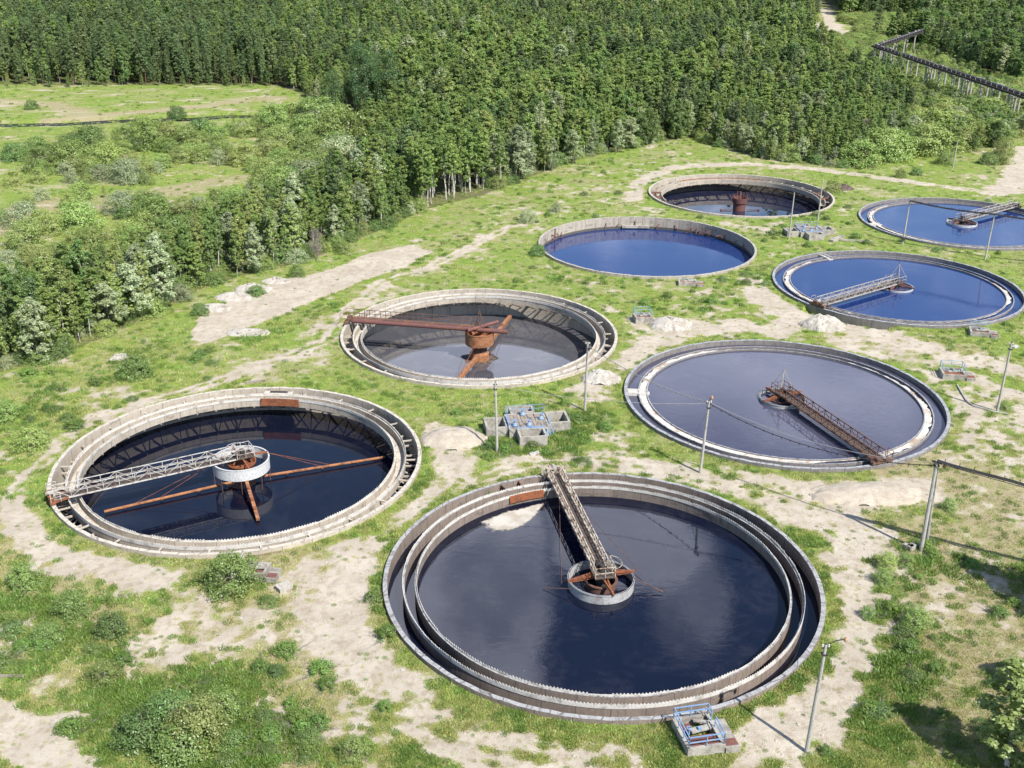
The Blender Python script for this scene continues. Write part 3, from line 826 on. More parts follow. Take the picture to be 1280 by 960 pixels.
def scatter(name, P, rz, scl, idx, col, label, cat):
    me = bpy.data.meshes.new(name); n = len(P)
    me.vertices.add(n); me.vertices.foreach_set('co', np.asarray(P, np.float32).ravel())
    rot = np.zeros((n, 3), np.float32); rot[:, 2] = rz
    me.attributes.new('rot', 'FLOAT_VECTOR', 'POINT').data.foreach_set('vector', rot.ravel())
    s3 = np.asarray(scl, np.float32)
    if s3.ndim == 1: s3 = np.stack([s3] * 3, -1)
    me.attributes.new('scl', 'FLOAT_VECTOR', 'POINT').data.foreach_set('vector', s3.ravel())
    me.attributes.new('idx', 'INT', 'POINT').data.foreach_set('value', np.asarray(idx, np.int32))
    o = bpy.data.objects.new(name, me); COL.objects.link(o)
    ng = bpy.data.node_groups.new(name, 'GeometryNodeTree')
    ng.interface.new_socket('Geometry', in_out='INPUT', socket_type='NodeSocketGeometry')
    ng.interface.new_socket('Geometry', in_out='OUTPUT', socket_type='NodeSocketGeometry')
    gi = ng.nodes.new('NodeGroupInput'); go = ng.nodes.new('NodeGroupOutput')
    iop = ng.nodes.new('GeometryNodeInstanceOnPoints'); ci = ng.nodes.new('GeometryNodeCollectionInfo')
    ci.inputs['Collection'].default_value = col; ci.inputs['Separate Children'].default_value = True; ci.inputs['Reset Children'].default_value = True
    def na(nm, dt):
        a = ng.nodes.new('GeometryNodeInputNamedAttribute'); a.data_type = dt; a.inputs['Name'].default_value = nm; return a.outputs['Attribute']
    L = ng.links.new
    L(gi.outputs[0], iop.inputs['Points']); L(ci.outputs[0], iop.inputs['Instance']); iop.inputs['Pick Instance'].default_value = True
    L(na('idx', 'INT'), iop.inputs['Instance Index']); L(na('rot', 'FLOAT_VECTOR'), iop.inputs['Rotation']); L(na('scl', 'FLOAT_VECTOR'), iop.inputs['Scale'])
    L(iop.outputs[0], go.inputs[0])
    md = o.modifiers.new('scatter', 'NODES'); md.node_group = ng
    tag(o, label, cat, kind='stuff')
    return o


def jitter_points(poly, spacing, rng, jit=0.75):
    P = np.array(poly); x0, y0 = P.min(0); x1, y1 = P.max(0)
    X, Y = np.meshgrid(np.arange(x0, x1, spacing), np.arange(y0, y1, spacing))
    X = X.ravel() + rng.uniform(-.5, .5, X.size) * spacing * jit * 2 ** .5; Y = Y.ravel() + rng.uniform(-.5, .5, Y.size) * spacing * jit * 2 ** .5
    k = in_poly(X, Y, poly)
    return X[k], Y[k]


def in_view(X, Y, m=0.0):
    z = Y * _fw[1] + (0 - CAM_Z) * _fw[2]
    return np.abs(X) < z * (640 / F_PX + 0.12 + m) + 8


FK = ['birch_a', 'birch_b', 'birch_c', 'birch_d', 'aspen_a', 'aspen_b', 'alder_a', 'alder_b', 'pine_a', 'pine_b', 'shrub_a', 'shrub_b', 'shrub_c', 'shrub_d']


def one_mesh(key):
    crown, tm, h = PROTO[key]
    nv = len(crown.vertices); V = np.empty(nv * 3, np.float32); crown.vertices.foreach_get('co', V)
    me = bpy.data.meshes.new(key + '_whole')
    tv = [tuple(v.co) for v in tm.vertices]; tf = [tuple(i + nv for i in p.vertices) for p in tm.polygons]
    cf = np.arange(nv).reshape(-1, 4).tolist()
    me.from_pydata(V.reshape(-1, 3).tolist() + tv, [], cf + tf)
    me.materials.append(crown.materials[0]); me.materials.append(tm.materials[0])
    me.polygons.foreach_set('material_index', [0] * len(cf) + [1] * len(tf)); me.update()
    return me


forest_col = lib_collection('forest_source', [one_mesh(k) for k in FK])


def build_forest():
    rng = np.random.default_rng(5)
    T = []   # x, y, key index, scale, shape

    def put(X, Y, weights, hfun, sx=(0.85, 1.4)):
        keys = list(weights); p = np.array([weights[k] for k in keys]); p = p / p.sum()
        ch = rng.choice(len(keys), len(X), p=p)
        patch = fbm(X, Y, 28, 3, 81); hp = fbm(X, Y, 16, 3, 83); gapn = fbm(X, Y, 9, 3, 85)
        for i in range(len(X)):
            k = keys[ch[i]]
            if patch[i] > (0.60 if Y[i] < 380 else .49) and 'pine_a' in weights and rng.uniform() < .55: k = 'pine_a' if rng.uniform() < .7 else 'pine_b'
            hv = rng.triangular(.52, .98, 1.30) * (.74 + .52 * hp[i])
            if gapn[i] > .70 and hfun(X[i], Y[i]) > 6: continue
            T.append((X[i], Y[i], FK.index(k), hfun(X[i], Y[i]) * hv / PROTO[k][2], rng.uniform(*sx) * (1.0 + .5 * max(0, .95 - hv))))

    # near woods
    front = W(*E_FRONT)
    X, Y = jitter_points([p for p in WOODS], 2.75, rng)
    k = in_view(X, Y) & (Y < 430) & ~in_poly(X, Y, LOWSHRUB); X, Y = X[k], Y[k]
    ed = seg_dist(X, Y, front)
    keep = ed > 5.0 * (fbm(X, Y, 7, 3, 87) - .42)
    X, Y, ed = X[keep], Y[keep], ed[keep]
    bk = seg_dist(X, Y, W((342, 106), (372, 115), (402, 130), (425, 150), *A_BACK)); low = .5 + .5 * np.clip(bk / 16, 0, 1)
    kp = rng.uniform(0, 1, len(X)) < .35 + .65 * np.clip(bk / 10, 0, 1); X, Y, ed = X[kp], Y[kp], ed[kp]
    stems = in_poly(X, Y, W((528, 270), (606, 250), (610, 215), (528, 232)))
    put(X[stems], Y[stems], {'birch_d': 5, 'birch_b': 1}, lambda x, y: 11.5)
    X, Y, ed = X[~stems], Y[~stems], ed[~stems]
    edge = ed < 6; mid = ~edge
    # undergrowth along the edge
    ux, uy = jitter_points(WOODS, 2.3, rng); ue = seg_dist(ux, uy, front); q = (ue < 4.5) & in_view(ux, uy) & (rng.uniform(0, 1, len(ux)) < .62) & ~in_poly(ux, uy, W((528, 275), (606, 255), (610, 215), (528, 232)))
    put(ux[q], uy[q], {'shrub_a': 2, 'shrub_c': 2, 'shrub_d': 1.2, 'shrub_b': 1}, lambda x, y: 2.4, (.8, 1.3))

    def hW(x, y):
        b = np.interp(y, [130, 200, 245, 320, 420], [10.5, 10.5, 11, 13, 15])
        b = b * (.5 + .5 * min(1.0, float(seg_dist(np.array([x]), np.array([y]), BACKLINE)[0]) / 16))
        return b * np.interp(x, [20, 60, 120], [1, .78, .62]) if y < 330 else b * np.interp(x, [60, 110, 150], [1, .8, .65])
    left = X < 28
    put(X[edge & left], Y[edge & left], {'birch_a': 3, 'birch_b': 3, 'birch_d': 2.0, 'birch_c': 1.5, 'aspen_b': 1.6, 'aspen_a': .8, 'alder_a': 1.9}, lambda x, y: hW(x, y) * .92)
    put(X[edge & ~left], Y[edge & ~left], {'birch_c': 2, 'aspen_a': 2.6, 'aspen_b': 2.2, 'alder_b': 1.6, 'alder_a': 1.2}, lambda x, y: hW(x, y) * .74)
    put(X[mid], Y[mid], {'birch_a': 4, 'birch_b': 4, 'birch_c': 2, 'birch_d': 1.5, 'aspen_b': .5, 'alder_a': 1.6, 'pine_a': .12}, hW)
    # deeper woods
    X, Y = jitter_points(WOODS, 3.4, rng); k = in_view(X, Y) & (Y >= 430) & ~in_poly(X, Y, LOWSHRUB)
    put(X[k], Y[k], {'birch_a': 4, 'birch_b': 3, 'birch_c': 1.5, 'alder_a': 1.6, 'pine_a': 2.6, 'pine_b': .9, 'aspen_b': .5}, lambda x, y: np.interp(y, [430, 600], [14.5, 16.5]), (.85, 1.1))
    X, Y = jitter_points(FARLEFT, 3.4, rng); k = in_view(X, Y)
    put(X[k], Y[k], {'birch_a': 2, 'birch_b': 2, 'alder_a': 1.2, 'pine_a': 6.5, 'pine_b': 1.6}, lambda x, y: np.interp(y, [386, 420, 600], [12.5, 16, 17]), (.8, 1.05))
    far = [(-700, 770), (700, 770), (900, 1150), (-900, 1150)]
    X, Y = jitter_points(far, 5.2, rng); k = in_view(X, Y) & ~in_poly(X, Y, WOODS) & ~in_poly(X, Y, FARLEFT) & (seg_dist(X, Y, DIRT[28][0] + [gp(1031, -10), (225, 1150)]) > 6)
    put(X[k], Y[k], {'birch_a': 2, 'birch_b': 2, 'alder_a': 1.2, 'pine_a': 3, 'pine_b': 1}, lambda x, y: 17, (1.1, 1.5))
    # fringe of low growth along the far meadow
    X, Y = jitter_points(W((-160, 109), (345, 109), (342, 105), (-160, 105)), 5.5, rng); k = in_view(X, Y)
    put(X[k], Y[k], {'birch_c': 1, 'birch_b': 1, 'alder_a': 2, 'pine_b': 1}, lambda x, y: 3 + 5 * rng.uniform())
    # right-hand thickets
    X, Y = jitter_points(RIGHTB, 3.4, rng); k = in_view(X, Y); X, Y = X[k], Y[k]
    put(X, Y, {'birch_c': 2, 'birch_a': 1.0, 'aspen_a': 2.0, 'shrub_a': 1.5, 'shrub_b': 1.2, 'alder_b': 3, 'alder_a': 1, 'birch_b': 1}, lambda x, y: np.interp(y, [290, 345, 385, 420, 480], [6.4, 5.8, 3.3, 2.8, 2.8]), (1.0, 1.75))
    X, Y = jitter_points(BEHIND, 4.2, rng); k = in_view(X, Y)
    put(X[k], Y[k], {'birch_a': 2, 'birch_b': 1, 'alder_a': 2.6, 'alder_b': 1.6, 'aspen_b': 1, 'pine_a': .5}, lambda x, y: np.interp(y, [400, 500], [10, 14]), (1.1, 1.5))
    X, Y = jitter_points(LOWSHRUB, 4.0, rng); k = in_view(X, Y) & (seg_dist(X, Y, DIRT[29][0]) > 12) & (seg_dist(X, Y, DIRT[30][0]) > 7)
    put(X[k], Y[k], {'birch_c': 2, 'shrub_a': 3, 'shrub_b': 2}, lambda x, y: 3.8, (1.2, 1.8))
    X, Y = jitter_points(FARRIGHT, 4.6, rng); k = in_view(X, Y) & (seg_dist(X, Y, DIRT[28][0]) > 7)
    put(X[k], Y[k], {'birch_a': 2, 'birch_b': 2, 'alder_a': 2, 'pine_a': 2}, lambda x, y: 16, (1.1, 1.5))
    # willow scrub in the wet meadow
    X, Y = jitter_points(WILLOWS, 4.8, rng); k = in_view(X, Y); X, Y = X[k], Y[k]
    c1 = in_poly(X, Y, CLEAR1); c2 = in_poly(X, Y, CLEAR2); u = rng.uniform(0, 1, len(X))
    k = (~c1 | (u < .08)) & (~c2 | (u < .42)) & (fbm(X, Y, 18, 2, 95) > .36)
    X, Y = X[k], Y[k]
    put(X, Y, {'shrub_a': 3, 'shrub_b': 4, 'shrub_d': .8, 'shrub_c': .5, 'birch_c': .8}, lambda x, y: np.interp(y, [190, 250, 330], [2.9, 3.9, 4.8]) * (1.35 if rng.uniform() < .2 else .85) * (1 + .9 * max(0.0, 1 - float(seg_dist(np.array([x]), np.array([y]), BACKLINE)[0]) / 15)), (.95, 1.35))
    return np.array(T)


TR = build_forest()
# keep trees off tanks and roads
bare_, _, _ = ground_masks(TR[:, 0], TR[:, 1])
road_d = np.minimum(seg_dist(TR[:, 0], TR[:, 1], DIRT[21][0]), seg_dist(TR[:, 0], TR[:, 1], DIRT[22][0]))
near_t = np.min([np.hypot(TR[:, 0] - cx, TR[:, 1] - cy) for cx, cy in TANKS], 0)
ok = (near_t > 24) & (road_d > 4) & (seg_dist(TR[:, 0], TR[:, 1], DIRT[28][0]) > 6) & (seg_dist(TR[:, 0], TR[:, 1], DIRT[29][0]) > 13) & (~in_poly(TR[:, 0], TR[:, 1], SANDY))
for px_, py_ in ((455, 140), (484, 136)):
    gx_, gy_ = gp(px_, py_); ok &= np.hypot((TR[:, 0] - gx_), (TR[:, 1] - gy_)) > 8
    ok &= ~((np.abs(TR[:, 0] - gx_ * TR[:, 1] / gy_) < 7) & (TR[:, 1] < gy_) & (TR[:, 1] > gy_ - 28))
TR = TR[ok]
# the trestle keeps a cleared strip
TRESTLE = [gp(1095, 57, 8.0), gp(1300, 125.5, 8.0)]
TRESTLE_B = [gp(1095, 57, 8.0), gp(1150, 38.5, 8.0)]
hgt_ = TR[:, 3] * np.array([PROTO[q][2] for q in FK])[TR[:, 2].astype(int)]
k = ((seg_dist(TR[:, 0], TR[:, 1], TRESTLE) > 4.5) & (seg_dist(TR[:, 0], TR[:, 1], TRESTLE_B) > 5)) | (hgt_ < 4.5)
TR = TR[k]
is_sh = TR[:, 2] >= 10
dist = np.hypot(TR[:, 0], TR[:, 1])
show = in_view(TR[:, 0], TR[:, 1], -0.125)


def zone(x, y, sh):
    if in_poly(np.array([x]), np.array([y]), WILLOWS)[0]: return 'in the wet meadow scrub at left'
    if x < -28 and y < 190: return 'in the woods beyond the leftmost tank'
    if x < 5: return 'in the woods beyond the rusty pipe bridge tank'
    if x < 40: return 'in the woods beyond the two open blue tanks'
    return 'in the thicket behind the far gravel path'


LOOK = {'birch_a': 'full light green birch', 'birch_b': 'slender light green birch', 'birch_c': 'low olive green birch', 'birch_d': 'tall bare stemmed birch with high crown',
        'aspen_a': 'rounded silvery willow', 'aspen_b': 'upright silvery willow', 'alder_a': 'upright dark green alder', 'alder_b': 'rounded dark green alder', 'pine_a': 'dark pine', 'pine_b': 'dark pointed spruce',
        'shrub_a': 'bright green dome shaped shrub', 'shrub_b': 'olive green dome shaped shrub', 'shrub_c': 'dark green dome shaped shrub', 'shrub_d': 'silvery dome shaped shrub'}

single = np.zeros(len(TR), bool)
for sel, cap in ((~is_sh, 285), (is_sh, 150)):
    id_ = np.where(sel & show)[0]
    # what shows largest: tall ones near, and first in the rows that face the camera
    order = id_[np.argsort(dist[id_])][:cap]
    single[order] = True
for i in np.where(single)[0]:
    x, y, ki, s, sx = TR[i]; key = FK[int(ki)]; sh = ki >= 10
    zn = zone(x, y, sh)
    plant(key, float(x), float(y), float(s), random.uniform(0, 2 * PI), '%s %s' % (LOOK[key], zn), 'shrubs of the wet meadow' if sh else 'trees of the forest edge', float(sx))
r_ = TR[~single]
zz = ground_z(r_[:, 0], r_[:, 1])
scatter('forest', np.stack([r_[:, 0], r_[:, 1], zz], -1), RNG.uniform(0, 2 * PI, len(r_)), np.stack([r_[:, 3] * r_[:, 4], r_[:, 3] * r_[:, 4], r_[:, 3]], -1), r_[:, 2], forest_col,
        'dense mixed birch and pine forest stretching away behind the works', 'forest')


# ---- grass
def tuft_mesh(name, n, h, spread, wd, mat, seed, flop=0.5):
    rng = np.random.default_rng(seed)
    a = rng.uniform(0, 2 * PI, n); r = spread * np.sqrt(rng.uniform(0, 1, n))
    B = np.stack([r * np.cos(a), r * np.sin(a), np.full(n, -0.03)], -1)
    hh = h * rng.uniform(.5, 1.15, n); b = rng.uniform(0, 2 * PI, n); fl = flop * hh * rng.uniform(.4, 1.3, n)
    T = B + np.stack([fl * np.cos(b), fl * np.sin(b), hh], -1)
    c = rng.uniform(0, 2 * PI, n); U = np.stack([np.cos(c), np.sin(c), 0 * c], -1) * wd
    Mid = B * .45 + T * .55; Mid[:, 2] += .1 * hh
    V = np.stack([B - U * .5, B + U * .5, Mid + U * .5, T], 1).reshape(-1, 3)
    return np_mesh(name, V, np.arange(4 * n).reshape(-1, 4), [mat])


tufts = [tuft_mesh('tuft_a', 26, .13, .36, .045, 'grass', 1, .8), tuft_mesh('tuft_b', 30, .19, .38, .045, 'grass', 2, .9), tuft_mesh('tuft_c', 34, .30, .36, .06, 'leaf_weed', 3, .7), tuft_mesh('tuft_d', 24, .15, .40, .045, 'grass_dry', 4, 1.1), tuft_mesh('tuft_e', 30, .2, .36, .05, 'grass_yellow', 5, .8)]
tuft_col = lib_collection('grass_source', tufts)


def build_grass():
    rng = np.random.default_rng(3)
    n = 640000
    # even in the picture: more plants per square metre near the camera
    yy = 1 / (1 / 400.0 + rng.uniform(0, 1, n) ** 1.0 * (1 / 52.0 - 1 / 400.0)); yy = yy
    xx = rng.uniform(-1, 1, n) * (yy * 0.74 + 32)
    d, y, l = ground_masks(xx, yy)
    bf = bare_fac(d)
    p = (1 - bf) * (0.44 + .6 * l) * (1 - .55 * sstep(y, .35, .75)) + 0.03
    near = np.min([np.hypot(xx - cx, yy - cy) for cx, cy in TANKS], 0)
    inwood = in_poly(xx, yy, WOODS) & (seg_dist(xx, yy, W(*E_FRONT)) > 5)
    k = (rng.uniform(0, 1, n) < p) & (near > 20.15) & ~inwood & in_view(xx, yy, .16) & (seg_dist(xx, yy, STREAM) > 1.2)
    xx, yy, y, l, bf = xx[k], yy[k], y[k], l[k], bf[k]
    u = rng.uniform(0, 1, len(xx))
    pn = fbm(xx, yy, 5.5, 4, 111); pn2 = fbm(xx, yy, 2.4, 3, 121)
    idx = np.where(u < y * .75, 3, np.where(u < y * .75 + .05 + .18 * l + .3 * sstep(pn2, .56, .72), 2, np.where(rng.uniform(0, 1, len(xx)) < .22 + .78 * sstep(pn, .38, .56), 4, np.where(rng.uniform(0, 1, len(xx)) < .5, 0, 1))))
    s = rng.uniform(.65, 1.3, len(xx)) * (1 - .45 * bf) * np.interp(yy, [60, 200, 400], [.95, 1.15, 1.7])
    s = s * np.where(idx == 2, 1 + .6 * l, 1)
    return scatter('grass', np.stack([xx, yy, ground_z(xx, yy)], -1), rng.uniform(0, 2 * PI, len(xx)), s, idx, tuft_col, 'rough grass and weeds growing in patches between the tanks', 'grass')


build_grass()


# ---- small stones lying about
def build_stones():
    rng = np.random.default_rng(8); ms = []
    for s in range(3):
        V = []
        b = MB(); b.lathe([(0.02, -.3), (.4, -.25), (.5, 0), (.38, .3), (.05, .42)], 6)
        V = np.array(b.v) * (1 + rng.uniform(-.3, .3, (len(b.v), 1))) * np.array([1, .8, .6])
        me = bpy.data.meshes.new('pebble'); me.from_pydata(V.tolist(), [], b.f); me.materials.append(MAT['lime']); ms.append(me)
    col = lib_collection('stone_source', ms)
    n = 9000; yy = 1 / (1 / 260.0 + rng.uniform(0, 1, n) * (1 / 54.0 - 1 / 260.0)); xx = rng.uniform(-1, 1, n) * (yy * .5 + 18)
    d, y, l = ground_masks(xx, yy)
    near = np.min([np.hypot(xx - cx, yy - cy) for cx, cy in TANKS], 0)
    k = (rng.uniform(0, 1, n) < bare_fac(d) * .45 + .012) & (near > 20.6) & in_view(xx, yy); xx, yy = xx[k], yy[k]
    s = .06 + .34 * rng.uniform(0, 1, len(xx)) ** 5
    scatter('gravel', np.stack([xx, yy, ground_z(xx, yy)], -1), rng.uniform(0, 6, len(xx)), s, rng.integers(0, 3, len(xx)), col, 'loose pale stones and gravel lying on the bare ground', 'gravel')


build_stones()


# ------------------------------------------------------------------ tanks
RIM = 0.4


def weir_ring(r, z0, z1, tooth, pitch, a0=0.0, a1=360.0, th=0.035, seed=1):
    n = max(8, int(2 * PI * r / pitch * (a1 - a0) / 360)) * 2
    rng = random.Random(seed); b = MB(); vs = []; fs = []
    dead = 0
    for i in range(n + 1):
        if dead <= 0 and rng.uniform(0, 1) < .012: dead = rng.randint(2, 14)
        dead -= 1; tooth_ = tooth if dead <= 0 else .02
        a = R_(a0 + (a1 - a0) * i / n); top = z1 + (tooth_ if i % 2 else 0.0) + 0.025 * math.sin(a * 23) + rng.uniform(-.012, .012)
        for q, z in ((r, z0), (r + th, z0), (r + th, top), (r, top)): vs.append((q * math.cos(a), q * math.sin(a), z))
    for i in range(n):
        for j in range(4): fs.append((i * 4 + j, i * 4 + 4 + j, i * 4 + 4 + (j + 1) % 4, i * 4 + (j + 1) % 4))
    return b.add(vs, fs)


def water_sheet(tank, r, z, mat, ri=0.0, label=None):
    b = MB(); b.disc(r, z, 160, ri)
    o = b.build('water', mat); o.location = (tank[0], tank[1], 0)
    tag(o, label, None, kind='structure')
    return o


def tank_angle(i, px, py, z=0.0):
    x, y = gp(px, py, z); cx, cy = TANKS[i]
    return math.degrees(math.atan2(y - cy, x - cx))


def bracket_mb(ztop, zbot, rin=17.0, rw=19.6):
    b = MB()
    b.beam((rin, 0, ztop), (rw, 0, ztop), 0.16, 0.18)
    b.beam((rin + .1, 0, ztop - .05), (rw, -.95, zbot), 0.11)
    b.beam((rin + .1, 0, ztop - .05), (rw, .95, zbot), 0.11)
    return b


def make_tank(i, wz, wall, lau, water, label, lt=None, lh=1.0, arcs=(0, 360), brackets=0, gap_z=None, chan_z=None, weir='weir_white', weirs=(1, 1), chan_foam=None, cut=None):
    cx, cy = TANKS[i]
    t = thing('settling_tank', label, 'settling tank', (cx, cy, 0), 0, 'round concrete settling tanks')
    zb = wz - 1.6
    b = MB(); b.ring(19.6, 20.0, zb, RIM, n=300, wob=0.045)
    b.build('outer_wall', wall, t)
    MB().disc(19.62, zb + .02, 96).build('tank_floor', 'dark_steel', t)
    cut = cut or lau
    if lt is not None:
        b = MB(); zf = lt - lh
        b.ring(18.05, 18.2, zf, lt, *arcs, n=220, wob=.02); b.ring(16.98, 17.13, zf, lt, *arcs, n=220, wob=.02); b.ring(17.13, 18.05, zf, zf + .12, *arcs, n=220)
        b.build('overflow_channel', lau, t)
        if weirs[0]: weir_ring(16.93, lt - .16, lt + .09, .16, .29, *arcs, seed=i).build('weir_plate', weir, t)
        if weirs[1]: weir_ring(18.21, lt - .22, lt + .16, .14, .29, *arcs, seed=i + 9).build('weir_plate', weir, t)
        if brackets:
            br = None
            for k in range(brackets):
                a = arcs[0] + (arcs[1] - arcs[0]) * (k + .5) / brackets
                if br is None:
                    br = bracket_mb(zf - .1, zf - 1.35).build('bracket', lau, t); o = br
                else:
                    o = br.copy(); COL.objects.link(o); o.parent = t
                o.rotation_euler = (0, 0, R_(a))
            st = MB()
            for k in range(24):
                a = R_(arcs[0] + (arcs[1] - arcs[0]) * (k + .25) / 24)
                st.beam((18.18 * math.cos(a), 18.18 * math.sin(a), lt - .25), (19.62 * math.cos(a), 19.62 * math.sin(a), lt - .25), .17, .14)
            st.build('tie_beam', 'conc_beige' if 'beige' in MAT[lau].name else lau, t)
    ri_main = 16.97 if (lt is not None and gap_z is not None) else 19.62
    water_sheet(TANKS[i], ri_main, wz, water)
    if gap_z is not None: water_sheet(TANKS[i], 19.62, gap_z, water, 18.18)
    if chan_z is not None: water_sheet(TANKS[i], 18.06, chan_z, water, 17.12)
    if chan_foam is not None:
        b = MB(); n = 260; rng = random.Random(i); vs = []; fs = []
        for k in range(n):
            a = 2 * PI * k / n; w_ = .92 * min(1.0, max(0.10, chan_foam[1](math.degrees(a)) - .16 + .16 * math.sin(a * 9 + i) * math.sin(a * 23) + .1 * math.sin(a * 57) + rng.uniform(-.08, .08)))
            for r in (17.11 , 17.11 + w_):
                vs.append((r * math.cos(a), r * math.sin(a), chan_foam[0] + rng.uniform(-.02, .02)))
        for k in range(n):
            q = (k + 1) % n; fs.append((2 * k, 2 * k + 1, 2 * q + 1, 2 * q))
        o = b.add(vs, fs).build('foam', 'foam_white'); o.location = (cx, cy, 0)
        tag(o, 'dried white foam filling the overflow channel ring', 'foam', kind='stuff')
    return t


t1 = make_tank(0, -0.90, 'conc_brown', 'conc_brown', 'water_dark', 'nearest and largest looking concrete tank with two toothed weir rings and dark water', .22, 1.3, gap_z=-.98, chan_z=-.92)
t2 = make_tank(1, -2.65, 'conc_beige', 'conc_deep', 'water_ink', 'pale concrete tank at left with low inky water and a white bridge', .02, .95, brackets=46)
t3 = make_tank(2, -3.9, 'conc_beige', 'conc_deep', 'water_milky', 'pale concrete tank with low milky water and a rusty pipe bridge', .02, .95, brackets=46, weirs=(1, 1))
t4 = make_tank(3, -.17, 'conc_grey', 'conc_grey', 'water_violet', 'brimful grey tank with violet water, brown bridge and a white foam ring', .06, 1.0, gap_z=-.28, chan_z=-.24, weirs=(0, 0),
               chan_foam=(-.10, lambda a: np.interp(a, [0, 60, 95, 120, 200, 262, 275, 300, 310, 360], [.8, .45, .5, 1.05, 1.2, 1.0, .2, .7, 1.0, 1.0])))
t5 = make_tank(4, -1.95, 'conc_wall5', 'conc_wall5', 'water_blue', 'open tank of plain stained walls and bright blue water, without any bridge')
t6 = make_tank(5, -3.3, 'conc_deep', 'conc_deep', 'water_rust', 'farthest low water tank with a broken channel and a rusty red drum in its middle', -.35, .95, arcs=(-12, 192), brackets=24, weirs=(0, 0))
t7 = make_tank(6, -.17, 'conc_grey', 'conc_grey', 'water_blue', 'brimful blue tank with a grey truss bridge reaching its near left rim', .06, 1.0, gap_z=-.28, chan_z=-.24, weirs=(0, 0),
               chan_foam=(-.10, lambda a: np.interp(a, [0, 60, 95, 125, 150, 185, 235, 330, 335, 352, 360], [.7, .15, .15, .6, 1, 1, .15, .15, .75, 1, .7])))
t8 = make_tank(7, -.17, 'conc_grey', 'conc_grey', 'water_blue', 'rearmost brimful blue tank at the right with its bridge on the far rim', .06, 1.0, gap_z=-.28, chan_z=-.24, weirs=(0, 0),
               chan_foam=(-.10, lambda a: np.interp(a, [0, 110, 140, 215, 240, 360], [.15, .2, 1, 1, .2, .15])))

# rusty gate plates, outlet boxes and other fittings on the channels
a = tank_angle(0, 656, 617, 0)
MB().ring(16.80, 16.90, -.55, .30, a - 6.6, a + 6.6, 90).build('gate_plate', 'rust', t1)
a = tank_angle(0, 678, 606, .2)
b = MB()
for q in (a - 2.8 + 9.5, a + 3.2 + 9.5):
    q = R_(q); b.beam((18.1 * math.cos(q), 18.1 * math.sin(q), -.25), (19.62 * math.cos(q), 19.62 * math.sin(q), -.25), .12, 1.1)
b.build('outlet_box', 'rust_brown', t1)
a = tank_angle(1, 348, 506, -.3)
MB().ring(16.78, 16.90, -.80, .16, a - 8.2, a + 8.2, 90).build('gate_plate', 'rust', t2)
b = MB()
q = R_(a + 2)
b.box(18.8 * math.cos(q), 18.8 * math.sin(q), -.35, .9, 3.6, 1.0, q); b.build('outlet_box', 'conc_deep', t2)
b = MB(); b.box(18.9 * math.cos(q), 18.9 * math.sin(q), .17, .5, 2.2, .06, q); b.build('outlet_opening_shade', 'dark_steel', t2)  # dark plate on the box top, painted shade of an open outlet
a = tank_angle(2, 452, 459, 0)
q = R_(a); b = MB(); b.box(18.9 * math.cos(q), 18.9 * math.sin(q), -.3, .08, 2.4, .9, q); b.build('gate_plate', 'rust_orange', t3)
q = R_(tank_angle(2, 640, 366, 0))
for i, px, py, T in ((3, 790, 490, t4), (6, 1034, 322, t7), (7, 1088, 281, t8)):
    q = R_(tank_angle(i, px, py, 0)); b = MB()
    for s in (-.55, .55):
        b.beam((17.0 * math.cos(q) - s * math.sin(q), 17.0 * math.sin(q) + s * math.cos(q), -.05), (19.62 * math.cos(q) - s * math.sin(q), 19.62 * math.sin(q) + s * math.cos(q), -.05), .14, .5)
    b.box(18.1 * math.cos(q), 18.1 * math.sin(q), -.1, 2.7, 1.0, .1, q)
    b.build('outlet_trough', 'weir_white', T)

# bent leftovers of iron on the walls of the plain tank
b = MB(); rng = random.Random(4)
for a0, kind in ((162, 0), (152, 2), (146, 1), (141, 1), (108, 0), (76, 1), (67, 1), (56, 2), (53, 1), (50, 2), (47, 1), (44, 2), (36, 2), (33, 1), (22, 0), (14, 0), (100, 0)):
    q = R_(a0); c, s = math.cos(q), math.sin(q)
    p0 = (19.55 * c, 19.55 * s, -.5 - rng.uniform(0, .4)); p1 = (19.2 * c - rng.uniform(-.8, .8) * s, 19.2 * s + rng.uniform(-.8, .8) * c, -1.3)
    b.beam(p0, p1, .12)
    if kind: b.beam(p1, (18.9 * c - rng.uniform(-1.4, 1.4) * s, 18.9 * s + rng.uniform(-1.4, 1.4) * c, -1.75), .11)
    if kind == 2: b.beam(p0, (18.2 * c - rng.uniform(-1, 1) * s, 18.2 * s + rng.uniform(-1, 1) * c, -.9), .14)
b.build('bent_iron', 'rust_purple', t5)
q = R_(90); b = MB(); b.box(0, 19.3, -1.5, 5.5, .7, .5); b.box(0, 19.4, -.7, .2, .4, 1.0); b.build('outlet_box', 'conc_box', t5)
q = R_(148); b = MB(); b.box(19.52 * math.cos(q), 19.52 * math.sin(q), -.9, .14, .25, 2.5, q); b.build('guide_rail', 'rust_purple', t5)
b = MB()
for a0 in (-6, 8, 170, 182):
    q = R_(a0); b.beam((17.2 * math.cos(q), 17.2 * math.sin(q), -.3), (19.6 * math.cos(q + .08), 19.6 * math.sin(q + .08), -.1), .3, .4)
b.build('broken_rib', 'rust_brown', t6)
MB().ring(18.21, 18.36, -.42, -.2, 62, 128, 120).build('weir_plate', 'rust', t6)

